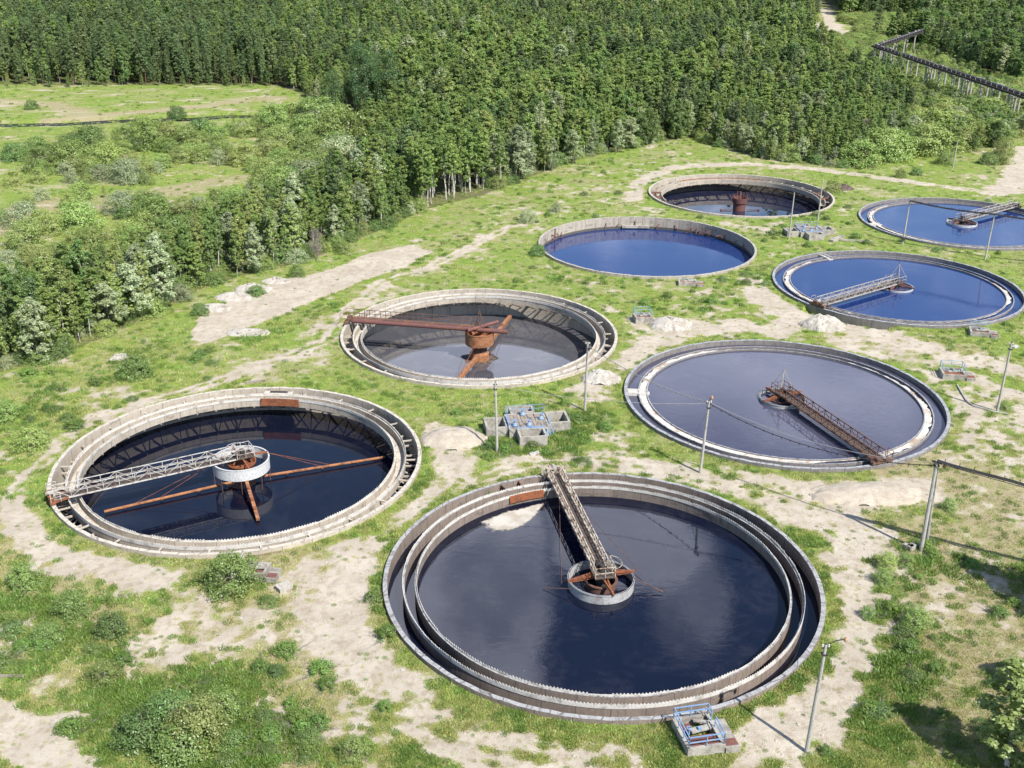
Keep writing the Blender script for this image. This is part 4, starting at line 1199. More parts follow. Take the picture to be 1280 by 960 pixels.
# foam skin drifting in the nearest tank
FO = [(560, 350), (600, 385), (640, 412), (700, 408), (750, 406), (800, 392), (850, 366), (890, 340), (925, 305), (945, 270), (975, 235), (990, 222), (960, 228), (880, 248), (800, 268), (740, 280), (690, 300), (640, 318), (595, 338)]
b = MB(); pts = [gp(480 + x * .2083, 580 + y * .2083, -.89) for x, y in FO]
fine = []
for i, p in enumerate(pts):
    q = pts[(i + 1) % len(pts)]
    for k in range(5):
        u = k / 5; fine.append((p[0] + (q[0] - p[0]) * u + .05 * math.sin(i * 5 + k * 2.3), p[1] + (q[1] - p[1]) * u + .05 * math.cos(i * 3 + k * 1.7)))
n = len(fine); fx = sum(p[0] for p in fine) / n; fy = sum(p[1] for p in fine) / n; vs = []; fs = []; ed_ = []
for q in range(9):
    u = q / 9
    for x, y in fine: vs.append((x + (fx - x) * u, y + (fy - y) * u, -.888 + .004 * math.sin(x * 7 + y * 5))); ed_.append(min(1, u * 2.6))
vs.append((fx, fy, -.885)); ed_.append(1)
for q in range(8):
    for i in range(n): fs.append((q * n + i, q * n + (i + 1) % n, (q + 1) * n + (i + 1) % n, (q + 1) * n + i))
for i in range(n): fs.append((8 * n + i, 8 * n + (i + 1) % n, 9 * n))
b.add(vs, fs)
m, t_, out = new_mat('drifting_foam')
a_ = t_.n('ShaderNodeAttribute', attribute_name='thickness'); P_ = t_.n('ShaderNodeTexCoord').outputs['Object']
f1_ = t_.noise(P_, 1.1, 7, 0.7, 0.8); f2_ = t_.noise(P_, 0.5, 4)
al = t_.ss(t_.math('ADD', a_.outputs['Fac'], t_.math('MULTIPLY', t_.math('SUBTRACT', f1_, 0.5), 1.5)), 0.12, 0.62)
bs = t_.n('ShaderNodeBsdfDiffuse'); t_.link(t_.mix(t_.ss(f2_, .42, .65), (0.44, 0.41, 0.36), (0.33, 0.29, 0.235)), bs.inputs[0])
tr_ = t_.n('ShaderNodeBsdfTransparent'); mx2 = t_.n('ShaderNodeMixShader'); t_.link(al, mx2.inputs[0]); t_.link(tr_.outputs[0], mx2.inputs[1]); t_.link(bs.outputs[0], mx2.inputs[2]); t_.link(mx2.outputs[0], out.inputs[0])
MAT['foam_drift'] = m
fo_ = b.build('foam', 'foam_drift')
fo_.data.attributes.new('thickness', 'FLOAT', 'POINT').data.foreach_set('value', ed_)
tag(fo_, 'cream coloured skin of foam floating beside the rusty gate plate', 'foam', kind='stuff')


# ------------------------------------------------------------------ bridges
def truss_side(L, y, h, panel, cw, x0=0.0, lean=0.0, lower=-.05):
    b = MB(); n = max(4, int(round((L - x0) / panel)))
    P = lambda k, z: (x0 + (L - x0) * k / n, y + lean * z, z)
    b.beam(P(0, lower), P(n, lower), cw * 1.5, cw * 1.9); b.beam(P(0, h), P(n, h), cw * 1.1)
    b.beam(P(0, h * .52), P(n, h * .52), cw * .6)
    for k in range(n + 1):
        b.beam(P(k, lower), P(k, h), cw * .8)
        if k < n: b.beam(P(k, lower) if k % 2 else P(k, h), P(k + 1, h) if k % 2 else P(k + 1, lower), cw * .65)
    return b


def make_bridge(i, ang, mat, label, deckmat='grating', carriage='rust_brown', z=0.72, h=1.05, wd=1.3, panel=1.25, L=20.6, x0=0.3, plat='steel_cream', pyramid=False, cw=.09):
    cx, cy = TANKS[i]
    t = thing('scraper_bridge', label, 'scraper bridge', (cx, cy, z), R_(ang), 'rotating scraper bridges over the tanks')
    truss_side(L - 1.1, -wd / 2, h, panel, cw, x0).build('side_truss', mat, t)
    truss_side(L - 1.1, wd / 2, h, panel, cw, x0).build('side_truss', mat, t)
    b = MB(); n = 34
    for k in range(n):
        xx = x0 + (L - 1.3 - x0) * (k + .5) / n; b.box(xx, 0, .03 + .012 * math.sin(k * 2.1), (L - 1.3 - x0) / n * .93, wd - .22, .05)
    b.build('walkway', deckmat, t)
    b = MB()
    for k in range(17):
        xx = x0 + (L - 1.3 - x0) * k / 16; b.beam((xx, -wd / 2, -.12), (xx, wd / 2, -.12), .09)
        if k < 16: b.beam((xx, -wd / 2 if k % 2 else wd / 2, -.13), (x0 + (L - 1.3 - x0) * (k + 1) / 16, wd / 2 if k % 2 else -wd / 2, -.13), .07)
    b.build('cross_bracing', mat, t)
    # end carriage riding on the rim
    e = MB(); xr = 19.8
    e.box(xr, 0, -.02, .5, 2.7, .26); e.beam((L - 2.4, -wd / 2, -.06), (xr, -1.1, -.06), .14, .2); e.beam((L - 2.4, wd / 2, -.06), (xr, 1.1, -.06), .14, .2)
    e.box(xr + .02, -.45, .3, .55, .8, .42); e.box(xr + .1, .55, .28, .4, .55, .34)
    car = e.build('end_carriage', carriage, t)
    for s in (-1.1, 1.1):
        wv = MB(); wv.tube([(xr - .13, s, -.10), (xr + .13, s, -.10)], .22, 14); wv.build('wheel', 'dark_steel', car)
    mo = MB(); mo.tube([(xr - .35, .0, .62), (xr + .35, .0, .62)], .2, 12); mo.tube([(xr + .35, 0, .62), (xr + .45, 0, .62)], .12, 10); mo.build('drive_motor', 'steel_grey', car)
    hr = MB()
    for s in (-1.3, 1.3):
        for xx in (xr - .8, xr + .15): hr.beam((xx, s, .0), (xx, s, 1.1), .055)
        hr.beam((xr - .8, s, 1.1), (xr + .15, s, 1.1), .05); hr.beam((xr - .8, s, .6), (xr + .15, s, .6), .04)
    hr.build('carriage_rail', mat, car)
    # platform over the centre
    p = MB(); p.box(-.35, 0, .02, 2.0, 1.9, .08); pl = p.build('centre_platform', deckmat, t)
    r = MB(); c4 = [(-1.3, -.92), (-1.3, .92), (.6, .92), (.6, -.92)]
    for k, (x_, y_) in enumerate(c4):
        r.beam((x_, y_, 0), (x_, y_, 1.1), .06)
        if k != 2:
            x2, y2 = c4[(k + 1) % 4]
            for zz in (.55, 1.1): r.beam((x_, y_, zz), (x2, y2, zz), .055)
            r.beam(((x_ + x2) / 2, (y_ + y2) / 2, 0), ((x_ + x2) / 2, (y_ + y2) / 2, 1.1), .05)
    # round guard hoop beside the platform
    hoop = [(.1 + 1.1 * math.cos(R_(q)), -1.0 - .9 * math.sin(R_(q)) * 1.0, .75) for q in range(0, 181, 15)]
    r.tube(hoop, .03, 6)
    r.build('platform_rail', plat, pl)
    d = MB(); d.tube([(-.2, 0, .05), (-.2, 0, .75)], .32, 14, .22); d.box(.45, .2, .3, .45, .5, .5); d.tube([(.1, .2, .5), (.9, .2, .5)], .14, 10)
    d.build('slip_ring_drum', 'dark_steel', pl)
    if pyramid:
        m = MB(); 
        for x_, y_ in ((-1.2, -.8), (-1.2, .8), (.6, .8), (.6, -.8)): m.beam((x_, y_, 1.05), (-.25, 0, 3.1), .055)
        m.beam((-.25, 0, .6), (-.25, 0, 3.3), .06); m.build('cable_mast', 'steel_grey', t)
    else:
        m = MB(); m.tube([(.2, .5, .6), (.2, .55, 1.7), (.28, .4, 2.05), (.35, .1, 1.9), (.3, -.05, 1.2)], .035, 6); m.build('cable_loop', 'cable', t)
    return t


def make_well(i, wz, top, R, ringmat, label, inner='rust_brown', arms='rust', ang=0.0, armlen=None):
    cx, cy = TANKS[i]
    t = thing('feed_well', label, 'feed well', (cx, cy, 0), R_(ang), 'ring shaped feed wells at tank centres')
    b = MB(); b.ring(R - .07, R, wz - .6, top, n=72); b.ring(R - .12, R + .05, top - .08, top, n=72); b.build('baffle_ring', ringmat, t)
    b = MB(); b.ring(1.35, 1.45, wz - 1, top - .25, n=48); b.ring(1.30, 1.55, top - .32, top - .22, n=48); b.build('inner_drum', inner, t)
    b = MB(); b.tube([(0, 0, wz - 1.5), (0, 0, .7)], .5, 20); b.build('centre_column', 'dark_steel', t)
    b = MB()
    for k in range(4):
        q = R_(90 * k); c, s = math.cos(q), math.sin(q)
        b.beam((.4 * c - .22 * s, .4 * s + .22 * c, .55), ((R + .2) * c, (R + .2) * s, top + .12), .14, .2)
        b.beam((.4 * c + .22 * s, .4 * s - .22 * c, .55), ((R + .2) * c, (R + .2) * s, top + .12), .14, .2)
        b.beam((.45 * c, .45 * s, .1), ((R) * c, R * s, top - .0), .12)
    b.build('support_arm', arms, t)
    return t


ANG1 = tank_angle(0, 695, 594, .95)
make_bridge(0, ANG1, 'steel_cream', 'cream rusting truss bridge over the nearest tank', carriage='steel_cream', plat='steel_cream')
make_well(0, -.90, .03, 3.05, 'ring_grey', 'grey ring with red brown arms in the middle of the nearest tank', ang=ANG1 - 90 + 5)
# stay wires and skimmer rods of the nearest tank
ca, sa = math.cos(R_(ANG1)), math.sin(R_(ANG1)); cx, cy = TANKS[0]


def loc1(x, y, z): return (cx + ca * x - sa * y, cy + sa * x + ca * y, z)


b = MB(); b.beam(loc1(14, -.7, .7), loc1(.5, -4.2, -.6), .035); b.beam(loc1(14, .7, .7), loc1(.5, 3.6, -.6), .035); b.beam((cx + 2.9, cy - .1, .1), (cx + 5.6, cy - 1.2, -.7), .06)
b.beam((cx - 2.9, cy - 1.6, -.2), (cx - 5.4, cy - .6, -.8), .05)
tag(b.build('stay_wire', 'rust_brown'), 'thin rusty stay rods spread from the ring of the nearest tank', 'stay rods')

ANG2 = tank_angle(1, 70, 619, .9)
make_bridge(1, ANG2, 'steel_white', 'white truss bridge reaching the left rim of the leftmost tank', carriage='rust', plat='steel_white', h=1.05, wd=1.3, panel=1.6, pyramid=False, cw=.068)
ANG4 = tank_angle(3, 1100, 573, .9)
make_bridge(3, ANG4, 'rust_brown', 'dark brown truss bridge over the violet water, ending at the near rim', carriage='rust_brown', plat='rust_brown', pyramid=True)
make_well(3, -.17, .22, 2.9, 'ring_grey', 'white and red ring under the dark brown bridge', ang=ANG4 + 100)
ANG7 = tank_angle(6, 1024, 377, 1.2)
make_bridge(6, ANG7, 'steel_grey', 'grey truss bridge on the blue tank, ending at its near left rim', carriage='rust_brown', plat='steel_grey', pyramid=True)
make_well(6, -.17, .1, 2.85, 'ring_white', 'low white ring at the inner end of the grey truss bridge', inner='rust_purple', arms='rust_purple', ang=ANG7 + 20)
ANG8 = tank_angle(7, 1270, 254, 1.2)
make_bridge(7, ANG8, 'steel_grey', 'weathered truss bridge running to the far rim of the rearmost blue tank', carriage='dark_steel', plat='steel_grey')
make_well(7, -.17, .2, 2.9, 'ring_white', 'low rusty edged ring in the rearmost blue tank', inner='rust_brown', arms='rust_brown', ang=ANG8)

# ---- the leftmost tank: tall column, bowl and hanging ring
cx, cy = TANKS[1]
t = thing('feed_well', 'white ring hanging round a rusty bowl and dark column in the leftmost tank', 'feed well', (cx, cy, 0), 0, 'ring shaped feed wells at tank centres')
b = MB(); b.ring(3.02, 3.1, -.9, .42, n=80); b.ring(2.98, 3.14, .36, .44, n=80); b.build('baffle_ring', 'ring_white', t)
b = MB(); b.lathe([(1.25, -1.2), (1.35, -.7), (1.65, -.1), (1.65, .1), (1.52, .1), (1.3, -.35), (.5, -.45)], 40); b.build('bowl', 'rust', t)
b = MB(); b.lathe([(1.55, -4.2), (1.5, -2.7), (1.25, -1.7), (1.2, -1.15)], 40); b.build('column', 'rust_brown', t)
b = MB()
for k in range(8):
    q = R_(45 * k + 12); b.beam((3.06 * math.cos(q), 3.06 * math.sin(q), -.88), (3.0 * math.cos(q), 3.0 * math.sin(q), -2.9), .06)
b.build('hanger_rod', 'rust_brown', t)
b = MB()
for k in range(4):
    q = R_(90 * k + ANG2); b.beam((.5 * math.cos(q), .5 * math.sin(q), .66), (3.05 * math.cos(q), 3.05 * math.sin(q), .46), .16, .18)
    b.beam((1.2 * math.cos(q + .5), 1.2 * math.sin(q + .5), .0), (.3 * math.cos(q), .3 * math.sin(q), .66), .12)
b.build('support_arm', 'rust', t)
t = thing('sludge_pipe', 'long orange pipe lying level just above the water of the leftmost tank', 'sludge pipe', (cx, cy, -2.35))
b = MB(); b.tube([(-13.0, -7.3, 0), (-1.5, -1.0, .12), (1.5, .55, .12), (15.2, 6.0, 0)], .155, 10)
b.build('pipe', 'rust_orange', t)
b = MB()
for f in (-.86, -.6, -.33, .3, .55, .8):
    px_, py_ = (13.0 * f, 7.3 * f) if f < 0 else (15.2 * f, 6.0 * f)
    b.ring(.15, .22, -.08, .08, n=12, cx=px_, cy=py_)
b.build('clamp', 'rust', t)
b = MB()
for f, zz in ((-.62, 2.9), (-.8, 2.9), (.55, 2.9), (.62, 2.9)):
    px_, py_ = (13.0 * f, 7.3 * f) if f < 0 else (15.2 * f, 6.0 * f)
    r0 = math.hypot(px_, py_); b.beam((px_, py_, .1), (px_ / r0 * 3.0, py_ / r0 * 3.0, zz), .035)
b.build('stay_rod', 'rust', t)
t = thing('sludge_beam', 'short thick orange beam sloping to the front of the leftmost tank', 'sludge beam', (cx, cy, -2.0))
b = MB(); b.beam((.6, -1.4, 1.15), (3.55, -8.6, -.35), .36, .36); b.build('beam', 'rust_orange', t)
b = MB()
for f in (.35, .6, .8): b.box(.6 + 2.95 * f, -1.4 - 7.2 * f, 1.15 - 1.5 * f + .02, .6, .28, .52, R_(-68))
b.build('clamp', 'rust', t)

# ---- the rusty pipe bridge
cx, cy = TANKS[2]
ANG3 = tank_angle(2, 441, 399, .9)
t = thing('scraper_bridge', 'rusty purple pipe bridge with a railed walkway reaching the left rim', 'scraper bridge', (cx, cy, .8), R_(ANG3), 'rotating scraper bridges over the tanks')
b = MB(); b.tube([(-4.2, .35, .0), (19.0, .35, .0)], .33, 14); b.build('main_pipe', 'rust_purple', t)
b = MB(); b.tube([(-2.2, -2.6, .35), (1.4, 1.9, .35)], .26, 12); b.build('cross_pipe', 'rust_purple', t)
b = MB()
for k in range(30): b.box(.6 + 18.6 * (k + .5) / 30, -.45, .25, .57, .85, .06)
b.build('walkway', 'rust_brown', t)
b = MB()
for y_ in (-.9,):
    for k in range(24):
        x_ = .6 + 18.6 * k / 23; b.beam((x_, y_, .2), (x_, y_, 1.35), .075)
    for zz in (.75, 1.35): b.beam((.6, y_, zz), (19.2, y_, zz), .07)
b.build('railing', 'rust_brown', t)
e = MB(); e.box(19.75, 0, -.1, .5, 2.6, .3); e.box(19.7, -.4, .25, .6, .9, .45); e.box(19.5, .6, .2, .7, .6, .4); car = e.build('end_carriage', 'rust_brown', t)
for s in (-1, 1): wv = MB(); wv.tube([(19.62, s, -.18), (19.88, s, -.18)], .22, 12); wv.build('wheel', 'dark_steel', car)
e = MB()
for x_, y_ in ((18.6, -1.5), (20.6, -1.5), (20.6, 1.4), (18.6, 1.4)): e.beam((x_, y_, 0), (x_, y_, 1.2), .05)
for zz in (.6, 1.2): e.beam((18.6, -1.5, zz), (20.6, -1.5, zz), .045); e.beam((20.6, -1.5, zz), (20.6, 1.4, zz), .045)
e.build('carriage_rail', 'rust', car)
b = MB()
for x_, y_ in ((-.8, -.6), (-.8, .6), (.7, .6), (.7, -.6)): b.beam((x_, y_, .3), (0, 0, 2.7), .06)
b.beam((0, 0, .3), (0, 0, 2.9), .07); b.tube([(0, 0, .2), (0, 0, 1.0)], .35, 12, .22); b.build('cable_mast', 'rust_brown', t)
t = thing('feed_well', 'rust orange bowl on a stepped rusty drum under the pipe bridge', 'feed well', (cx, cy, 0), 0, 'ring shaped feed wells at tank centres')
b = MB(); b.lathe([(1.3, -1.6), (1.98, -1.5), (2.06, -1.4), (2.1, .42), (2.16, .46), (2.16, .3), (2.0, .42), (1.97, -.9), (.6, -1.0)], 44); b.build('bowl', 'rust_orange', t)
b = MB(); b.lathe([(1.15, -2.6), (1.0, -1.5)], 32); b.build('neck', 'rust_brown', t)
b = MB(); b.lathe([(1.45, -4.6), (1.4, -2.9), (1.15, -2.6)], 36); b.build('base_drum', 'rust_orange', t)
b = MB(); n = 40
vs = [(0, 0, -3.86)] + [((2.5 + .35 * math.sin(3 * q) + .2 * math.sin(7 * q + 1)) * math.cos(q), (2.5 + .35 * math.sin(3 * q) + .2 * math.sin(7 * q + 1)) * math.sin(q), -3.885) for q in [2 * PI * k / n for k in range(n)]]
b.add(vs, [(0, 1 + k, 1 + (k + 1) % n) for k in range(n)]); b.build('sludge_collar', 'dark_rubble', t)
t = thing('sludge_beam', 'thick rust orange beam crossing the milky water tank under the bowl', 'sludge beam', (cx, cy, -3.2))
b = MB(); b.beam((.3, 1.2, 0), (4.4, 16.3, .15), .52, .5); b.beam((-.35, -1.2, 0), (-4.3, -16.0, .15), .52, .5); b.build('beam', 'rust_orange', t)
b = MB()
for sg in (-1, 1):
    for f, g in ((.55, .9), (.8, 1.6)): b.beam((sg * 4.3 * f, sg * 16 * f, .2), (sg * .5 + g * .4, sg * 1.5 * g, 3.5), .05)
b.build('stay_rod', 'rust', t)
cx, cy = TANKS[5]
t = thing('feed_well', 'dark red rusty drum standing alone in the farthest low tank', 'feed well', (cx, cy, 0), 0, 'ring shaped feed wells at tank centres')
b = MB(); b.lathe([(1.35, -4), (1.35, -1.7), (1.6, -1.6), (1.72, -.5), (1.6, -.5), (1.5, -1.4), (.5, -1.5)], 36); b.build('drum', 'rust_purple', t)
b = MB()
for k in range(7):
    q = R_(51 * k); b.beam((1.55 * math.cos(q), 1.55 * math.sin(q), -.8), (1.6 * math.cos(q), 1.6 * math.sin(q), .1 + .25 * (k % 3)), .12)
b.tube([(0, 0, -1.4), (0, 0, .8)], .25, 10); b.build('broken_bracket', 'rust_purple', t)
b = MB(); b.beam((1.6, -.3, -3.1), (4.3, -.2, -3.2), .14); b.box(4.3, -.2, -3.2, .3, .5, .4); b.beam((-1.6, -.4, -3.1), (-4.0, -.5, -3.2), .14); b.box(-4.0, -.5, -3.2, .3, .5, .4); b.build('stub_arm', 'rust_brown', t)


# ------------------------------------------------------------------ poles and lines
def pole(px, py, h, label, lean=(0, 0), lamp=None, r=.145, cap=True, box=False):
    x, y = gp(px, py)
    t = thing('utility_pole', label, 'utility pole', (x, y, 0), 0, 'concrete utility poles')
    top = (lean[0], lean[1], h)
    b = MB(); b.tube([(0, 0, -.6), (lean[0] * .5, lean[1] * .5, h * .5), top], r * 1.2, 10, r * .75); b.build('shaft', 'conc_pole', t)
    if cap:
        b = MB(); b.box(top[0], top[1], h - .25, .5, .12, .1); b.box(top[0], top[1], h - .8, .42, .34, .12); b.beam((top[0], top[1], h - .3), (top[0], top[1], h + .15), .08); b.build('cross_arm', 'dark_steel', t)
        for s in (-.22, .22):
            q = MB(); q.lathe([(.05, 0), (.07, .08), (.045, .12), (.06, .2), (.02, .24)], 10, top[0] + s, top[1], h - .2); q.build('insulator', 'porcelain', t)
    if lamp:
        b = MB(); b.tube([(top[0], top[1], h - .1), (top[0] + lamp[0] * .5, top[1] + lamp[1] * .5, h + lamp[2]), (top[0] + lamp[0], top[1] + lamp[1], h + lamp[2])], .045, 6); arm = b.build('lamp_arm', 'dark_steel', t)
        q = MB(); q.lathe([(.06, .14), (.14, .04), (.16, -.16), (.09, -.24)], 14, top[0] + lamp[0], top[1] + lamp[1], h + lamp[2]); q.build('lamp_head', 'lamp_orange', arm)
    if box:
        b = MB(); b.box(.0, -.22, 1.2, .5, .3, .6); b.tube([(-.2, 0, 1.1), (-.7, 0, 1.3), (-.8, 0, .8), (-.4, 0, .7)], .04, 6); b.build('switch_box', 'dark_steel', t)
    return (x + lean[0], y + lean[1], h)


pL = pole(621.5, 564, 8.4, 'concrete pole beside the front left of the nearer valve chamber', (-.25, .2))
p2 = pole(731, 512, 8.9, 'concrete pole at the near right edge of the pipe bridge tank', (.05, 0))
pM = pole(875, 591, 8.6, 'leaning concrete pole with orange lamp between the nearest tank and the violet tank', (.35, .1), (.3, .2, .35))
pB = pole(1008, 939, 9.3, 'concrete pole with long lamp arm at the lower right of the nearest tank', (.35, .2), (1.5, .4, .2))
pR = pole(1246, 516, 9.2, 'concrete pole by the blue railed hatch right of the violet tank', (.15, .1))
pa = pole(986, 298, 8.8, 'thin concrete pole left of the far valve chamber', (.1, 0), cap=False, r=.13)
pb = pole(1022, 276, 8.4, 'thin concrete pole right behind the far valve chamber', (.1, 0), cap=False, r=.13)
pc = pole(1128, 306, 8.4, 'concrete pole with a switch box between the two blue tanks', (.2, .1), cap=False, box=True)
pd = pole(1231, 325, 8.4, 'concrete pole in front of the rearmost blue tank', (.3, .1), cap=False)
pe = pole(1191, 210, 6.6, 'pale pole in the grass before the thicket at far right', (.1, 0), cap=False, r=.13)
pg = pole(1000, 180, 6.2, 'pale pole in front of the bushes behind the farthest tank', (.05, 0), cap=False, r=.13)

# braced pair of poles
xf, yf = gp(1151, 688); xb, yb = gp(1158.7, 674); mx_, my_ = 39.9, 91.8; HT = 9.45
t = thing('braced_pole', 'pair of concrete poles leaning together and carrying the dark cable tray', 'utility pole', (xf, yf, 0))
b = MB(); b.tube([(0, 0, -.4), (mx_ - xf, my_ - yf, HT)], .2, 10, .15); b.build('shaft', 'conc_pole', t)
b = MB(); b.tube([(xb - xf, yb - yf, -.4), (mx_ - xf + .15, my_ - yf + .25, HT - .5)], .2, 10, .15); b.build('shaft', 'conc_pole', t)
b = MB(); b.box(mx_ - xf, my_ - yf, HT - .15, .9, .25, .14, R_(-30)); b.box(mx_ - xf, my_ - yf, HT - .5, .5, .3, .2); b.build('cross_arm', 'dark_steel', t)
q = MB(); q.lathe([(.06, .14), (.14, .04), (.16, -.16), (.09, -.24)], 14, mx_ - xf + .75, my_ - yf, HT - .55); q.build('lamp_head', 'lamp_orange', t)
b = MB(); rr = random.Random(2)
for k in range(5): b.box(-1.0 + rr.uniform(-.4, .4), .2 + rr.uniform(-.3, .3), .2, .5, .45, .5, rr.uniform(0, 3))
b.build('footing', 'conc_box', t)
x2_, y2_ = mx_ + 42 * .868, my_ - 42 * .496
t = thing('utility_pole', 'concrete pole carrying the right end of the dark cable tray', 'utility pole', (x2_, y2_, 0), 0, 'concrete utility poles')
b = MB(); b.tube([(0, 0, -.5), (0, 0, 9.2)], .2, 10, .14); b.build('shaft', 'conc_pole', t)


def cable_tray(p, q, label, sag=.6, wd=.5, n=26):
    p = Vector(p); q = Vector(q); d = q - p; L = d.length; u = d.normalized(); s = u.cross(Vector((0, 0, 1))).normalized()
    t = thing('cable_tray', label, 'cable tray', p)
    P = lambda f: d * f - Vector((0, 0, sag * 4 * f * (1 - f)))
    b = MB()
    for o in (-.36, -.18, 0., .2, .36): b.tube([P(k / n) + s * wd * o + Vector((0, 0, .06 * math.sin(k * 1.3 + o * 9))) for k in range(n + 1)], .055, 6)
    b.build('cable_bundle', 'cable', t)
    b = MB()
    for k in range(int(L / 1.3)):
        f = (k + .5) / int(L / 1.3); c = P(f); b.beam(c - s * wd * .55 + Vector((0, 0, -.1)), c + s * wd * .55 + Vector((0, 0, -.1)), .06); b.beam(c - s * wd * .55 + Vector((0, 0, -.1)), c - s * wd * .55 + Vector((0, 0, .28)), .05)
    b.build('rung', 'dark_steel', t)
    b = MB()
    for o in (-.55, .55): b.tube([P(k / n) + s * wd * o + Vector((0, 0, -.1)) for k in range(n + 1)], .035, 5)
    b.build('carrier_wire', 'dark_steel', t)
    return t


cable_tray((mx_, my_, HT), (x2_, y2_, 9.2), 'dark cable tray hung from the braced poles toward the right', .7, .55)
cable_tray(pc, pd, 'thin cable tray hung between the poles of the two blue tanks', .35, .45)
cable_tray(pd, (pd[0] + 26, pd[1] - 13.0, 8.3), 'thin cable tray running off to the right from the rearmost blue tank', .5, .45)
t = thing('utility_pole', 'concrete pole at the right end of the thin cable tray', 'utility pole', (pd[0] + 26, pd[1] - 13.0, 0), 0, 'concrete utility poles')
b = MB(); b.tube([(0, 0, -.5), (0, 0, 8.4)], .18, 10, .13); b.build('shaft', 'conc_pole', t)


def wire(p, q, label, sag=.8, r=.03, mat='wire', clips=0):
    p = Vector(p); q = Vector(q); n = 24
    P = lambda f: p + (q - p) * f - Vector((0, 0, sag * 4 * f * (1 - f)))
    b = MB(); b.tube([P(k / n) for k in range(n + 1)], r, 5)
    for k in range(clips):
        f = (k + .5) / clips; c = P(f); b.beam(c + Vector((0, 0, -.14)), c + Vector((0, 0, .07)), .07)
    return tag(b.build('overhead_wire', mat), label, 'overhead wire', 'overhead wires between the poles')


up = lambda p, dz: (p[0], p[1], p[2] + dz)
wire(up(pM, -.3), up(pL, -.4), 'pale overhead wire from the lamp pole to the pole by the valve chamber', .7, .028)
wire(up(pM, -.2), up(p2, -.4), 'twisted overhead wire from the lamp pole to the pole by the pipe bridge tank', .8, .04, 'wire', 22)
wire(up(pM, -.3), (mx_, my_, HT - .5), 'dark sagging overhead cable with clips above the violet tank', 1.7, .045, 'cable', 24)
wire(up(pM, -.15), (mx_, my_, HT - .3), 'pale overhead wire strung from the lamp pole to the braced poles', 1.3, .03)
x_, y_ = gp(833, 552, .3)
wire(up(pM, -1.2), (pM[0] - 2.0, pM[1] + 3.5, .5), 'short slanting stay wire left of the leaning lamp pole', .0, .02)


# ------------------------------------------------------------------ valve chambers and hatches
def railing(b, pts, h=1.05, closed=False, step=1.3, r=.045, z=0.0):
    segs = list(zip(pts[:-1], pts[1:])) + ([(pts[-1], pts[0])] if closed else [])
    for (x0, y0), (x1, y1) in segs:
        L = math.hypot(x1 - x0, y1 - y0); n = max(1, int(round(L / step)))
        for k in range(n + 1):
            f = k / n; b.beam((x0 + (x1 - x0) * f, y0 + (y1 - y0) * f, z), (x0 + (x1 - x0) * f, y0 + (y1 - y0) * f, z + h), r)
        for zz in (h * .55, h): b.beam((x0, y0, z + zz), (x1, y1, z + zz), r)


def open_box(b, cx, cy, sx, sy, z0, z1, th, rz=0.0):
    c, s = math.cos(rz), math.sin(rz)
    def bx(x, y, a, d): b.box(cx + c * x - s * y, cy + s * x + c * y, (z0 + z1) / 2, a, d, z1 - z0, rz)
    bx(0, -sy / 2 + th / 2, sx, th); bx(0, sy / 2 - th / 2, sx, th)
    bx(-sx / 2 + th / 2, 0, th, sy - 2 * th); bx(sx / 2 - th / 2, 0, th, sy - 2 * th)
    b.box(cx, cy, z0 + .05, sx - 2 * th, sy - 2 * th, .1, rz)


def valve_chamber(x, y, rz, label, s=1.0):
    t = thing('valve_chamber', label, 'valve chamber', (x, y, 0), rz, 'cross shaped valve chambers')
    t.scale = (s, s, s)
    b = MB(); open_box(b, 0, 0, 5.0, 4.6, -.6, 1.0, .28); b.build('chamber_wall', 'conc_box', t)
    b = MB()
    for k in range(11): b.box(-2.1 + .42 * k, 0, .93 + .02 * math.sin(k * 5), .38, 4.2, .08, .02 * math.sin(k * 3))
    for k in range(4): b.box(-1.6 + 1.1 * k, .9 * math.sin(k * 4), 1.0, .9, .3, .05, k)
    b.build('plank_cover', 'timber', t)
    for cx, cy, sx, sy in ((0, -3.5, 3.3, 2.4), (3.8, .4, 2.6, 3.2), (-3.9, -.2, 2.6, 3.0), (-.2, 3.2, 3.0, 1.9)):
        b = MB(); open_box(b, cx, cy, sx, sy, -.8, 1.15, .26); pit = b.build('pit', 'conc_box', t)
        b = MB(); b.beam((cx - sx / 2 + .26, cy, .35), (cx + sx / 2 - .26, cy, .35), .25, .2); b.box(cx, cy, -.55, sx - .6, sy - .6, .05); b.build('pit_beam', 'conc_box', pit)
    b = MB()
    railing(b, [(-2.4, -2.2), (-2.4, 2.2), (2.4, 2.2), (2.4, 2.0)], 1.1, False, 1.2, .042, 1.02)
    railing(b, [(-1.6, -2.25), (1.6, -2.25)], .25, False, 1.6, .09, 1.0); railing(b, [(2.4, -2.2), (2.4, -.9)], 1.0, False, .65, .042, 1.02)
    railing(b, [(-2.5, -1.6), (-2.5, 1.0)], .3, False, 1.3, .1, 1.0); b.beam((1.75, -2.3, 1.05), (2.5, -2.3, .2), .12); b.beam((2.0, -2.4, 1.0), (2.0, -3.2, .4), .1); b.beam((2.5, -1.7, 1.05), (2.9, -2.0, .1), .1)
    b.build('railing', 'blue', t)
    for cx, cy in ((0, -1.3), (1.75, .3), (-1.7, -1.2), (-.3, 1.75)):
        b = MB(); b.tube([(cx, cy, .9), (cx, cy, 1.7)], .09, 8); b.lathe([(.28, 0), (.32, .1), (.2, .35), (.1, .45)], 12, cx, cy, 1.0); v = b.build('valve', 'blue', t)
        q = MB(); q.ring(.2, .27, 1.7, 1.76, n=20, cx=cx, cy=cy); q.beam((cx - .22, cy, 1.73), (cx + .22, cy, 1.73), .04); q.beam((cx, cy - .22, 1.73), (cx, cy + .22, 1.73), .04); q.build('handwheel', 'blue', v)
    return t


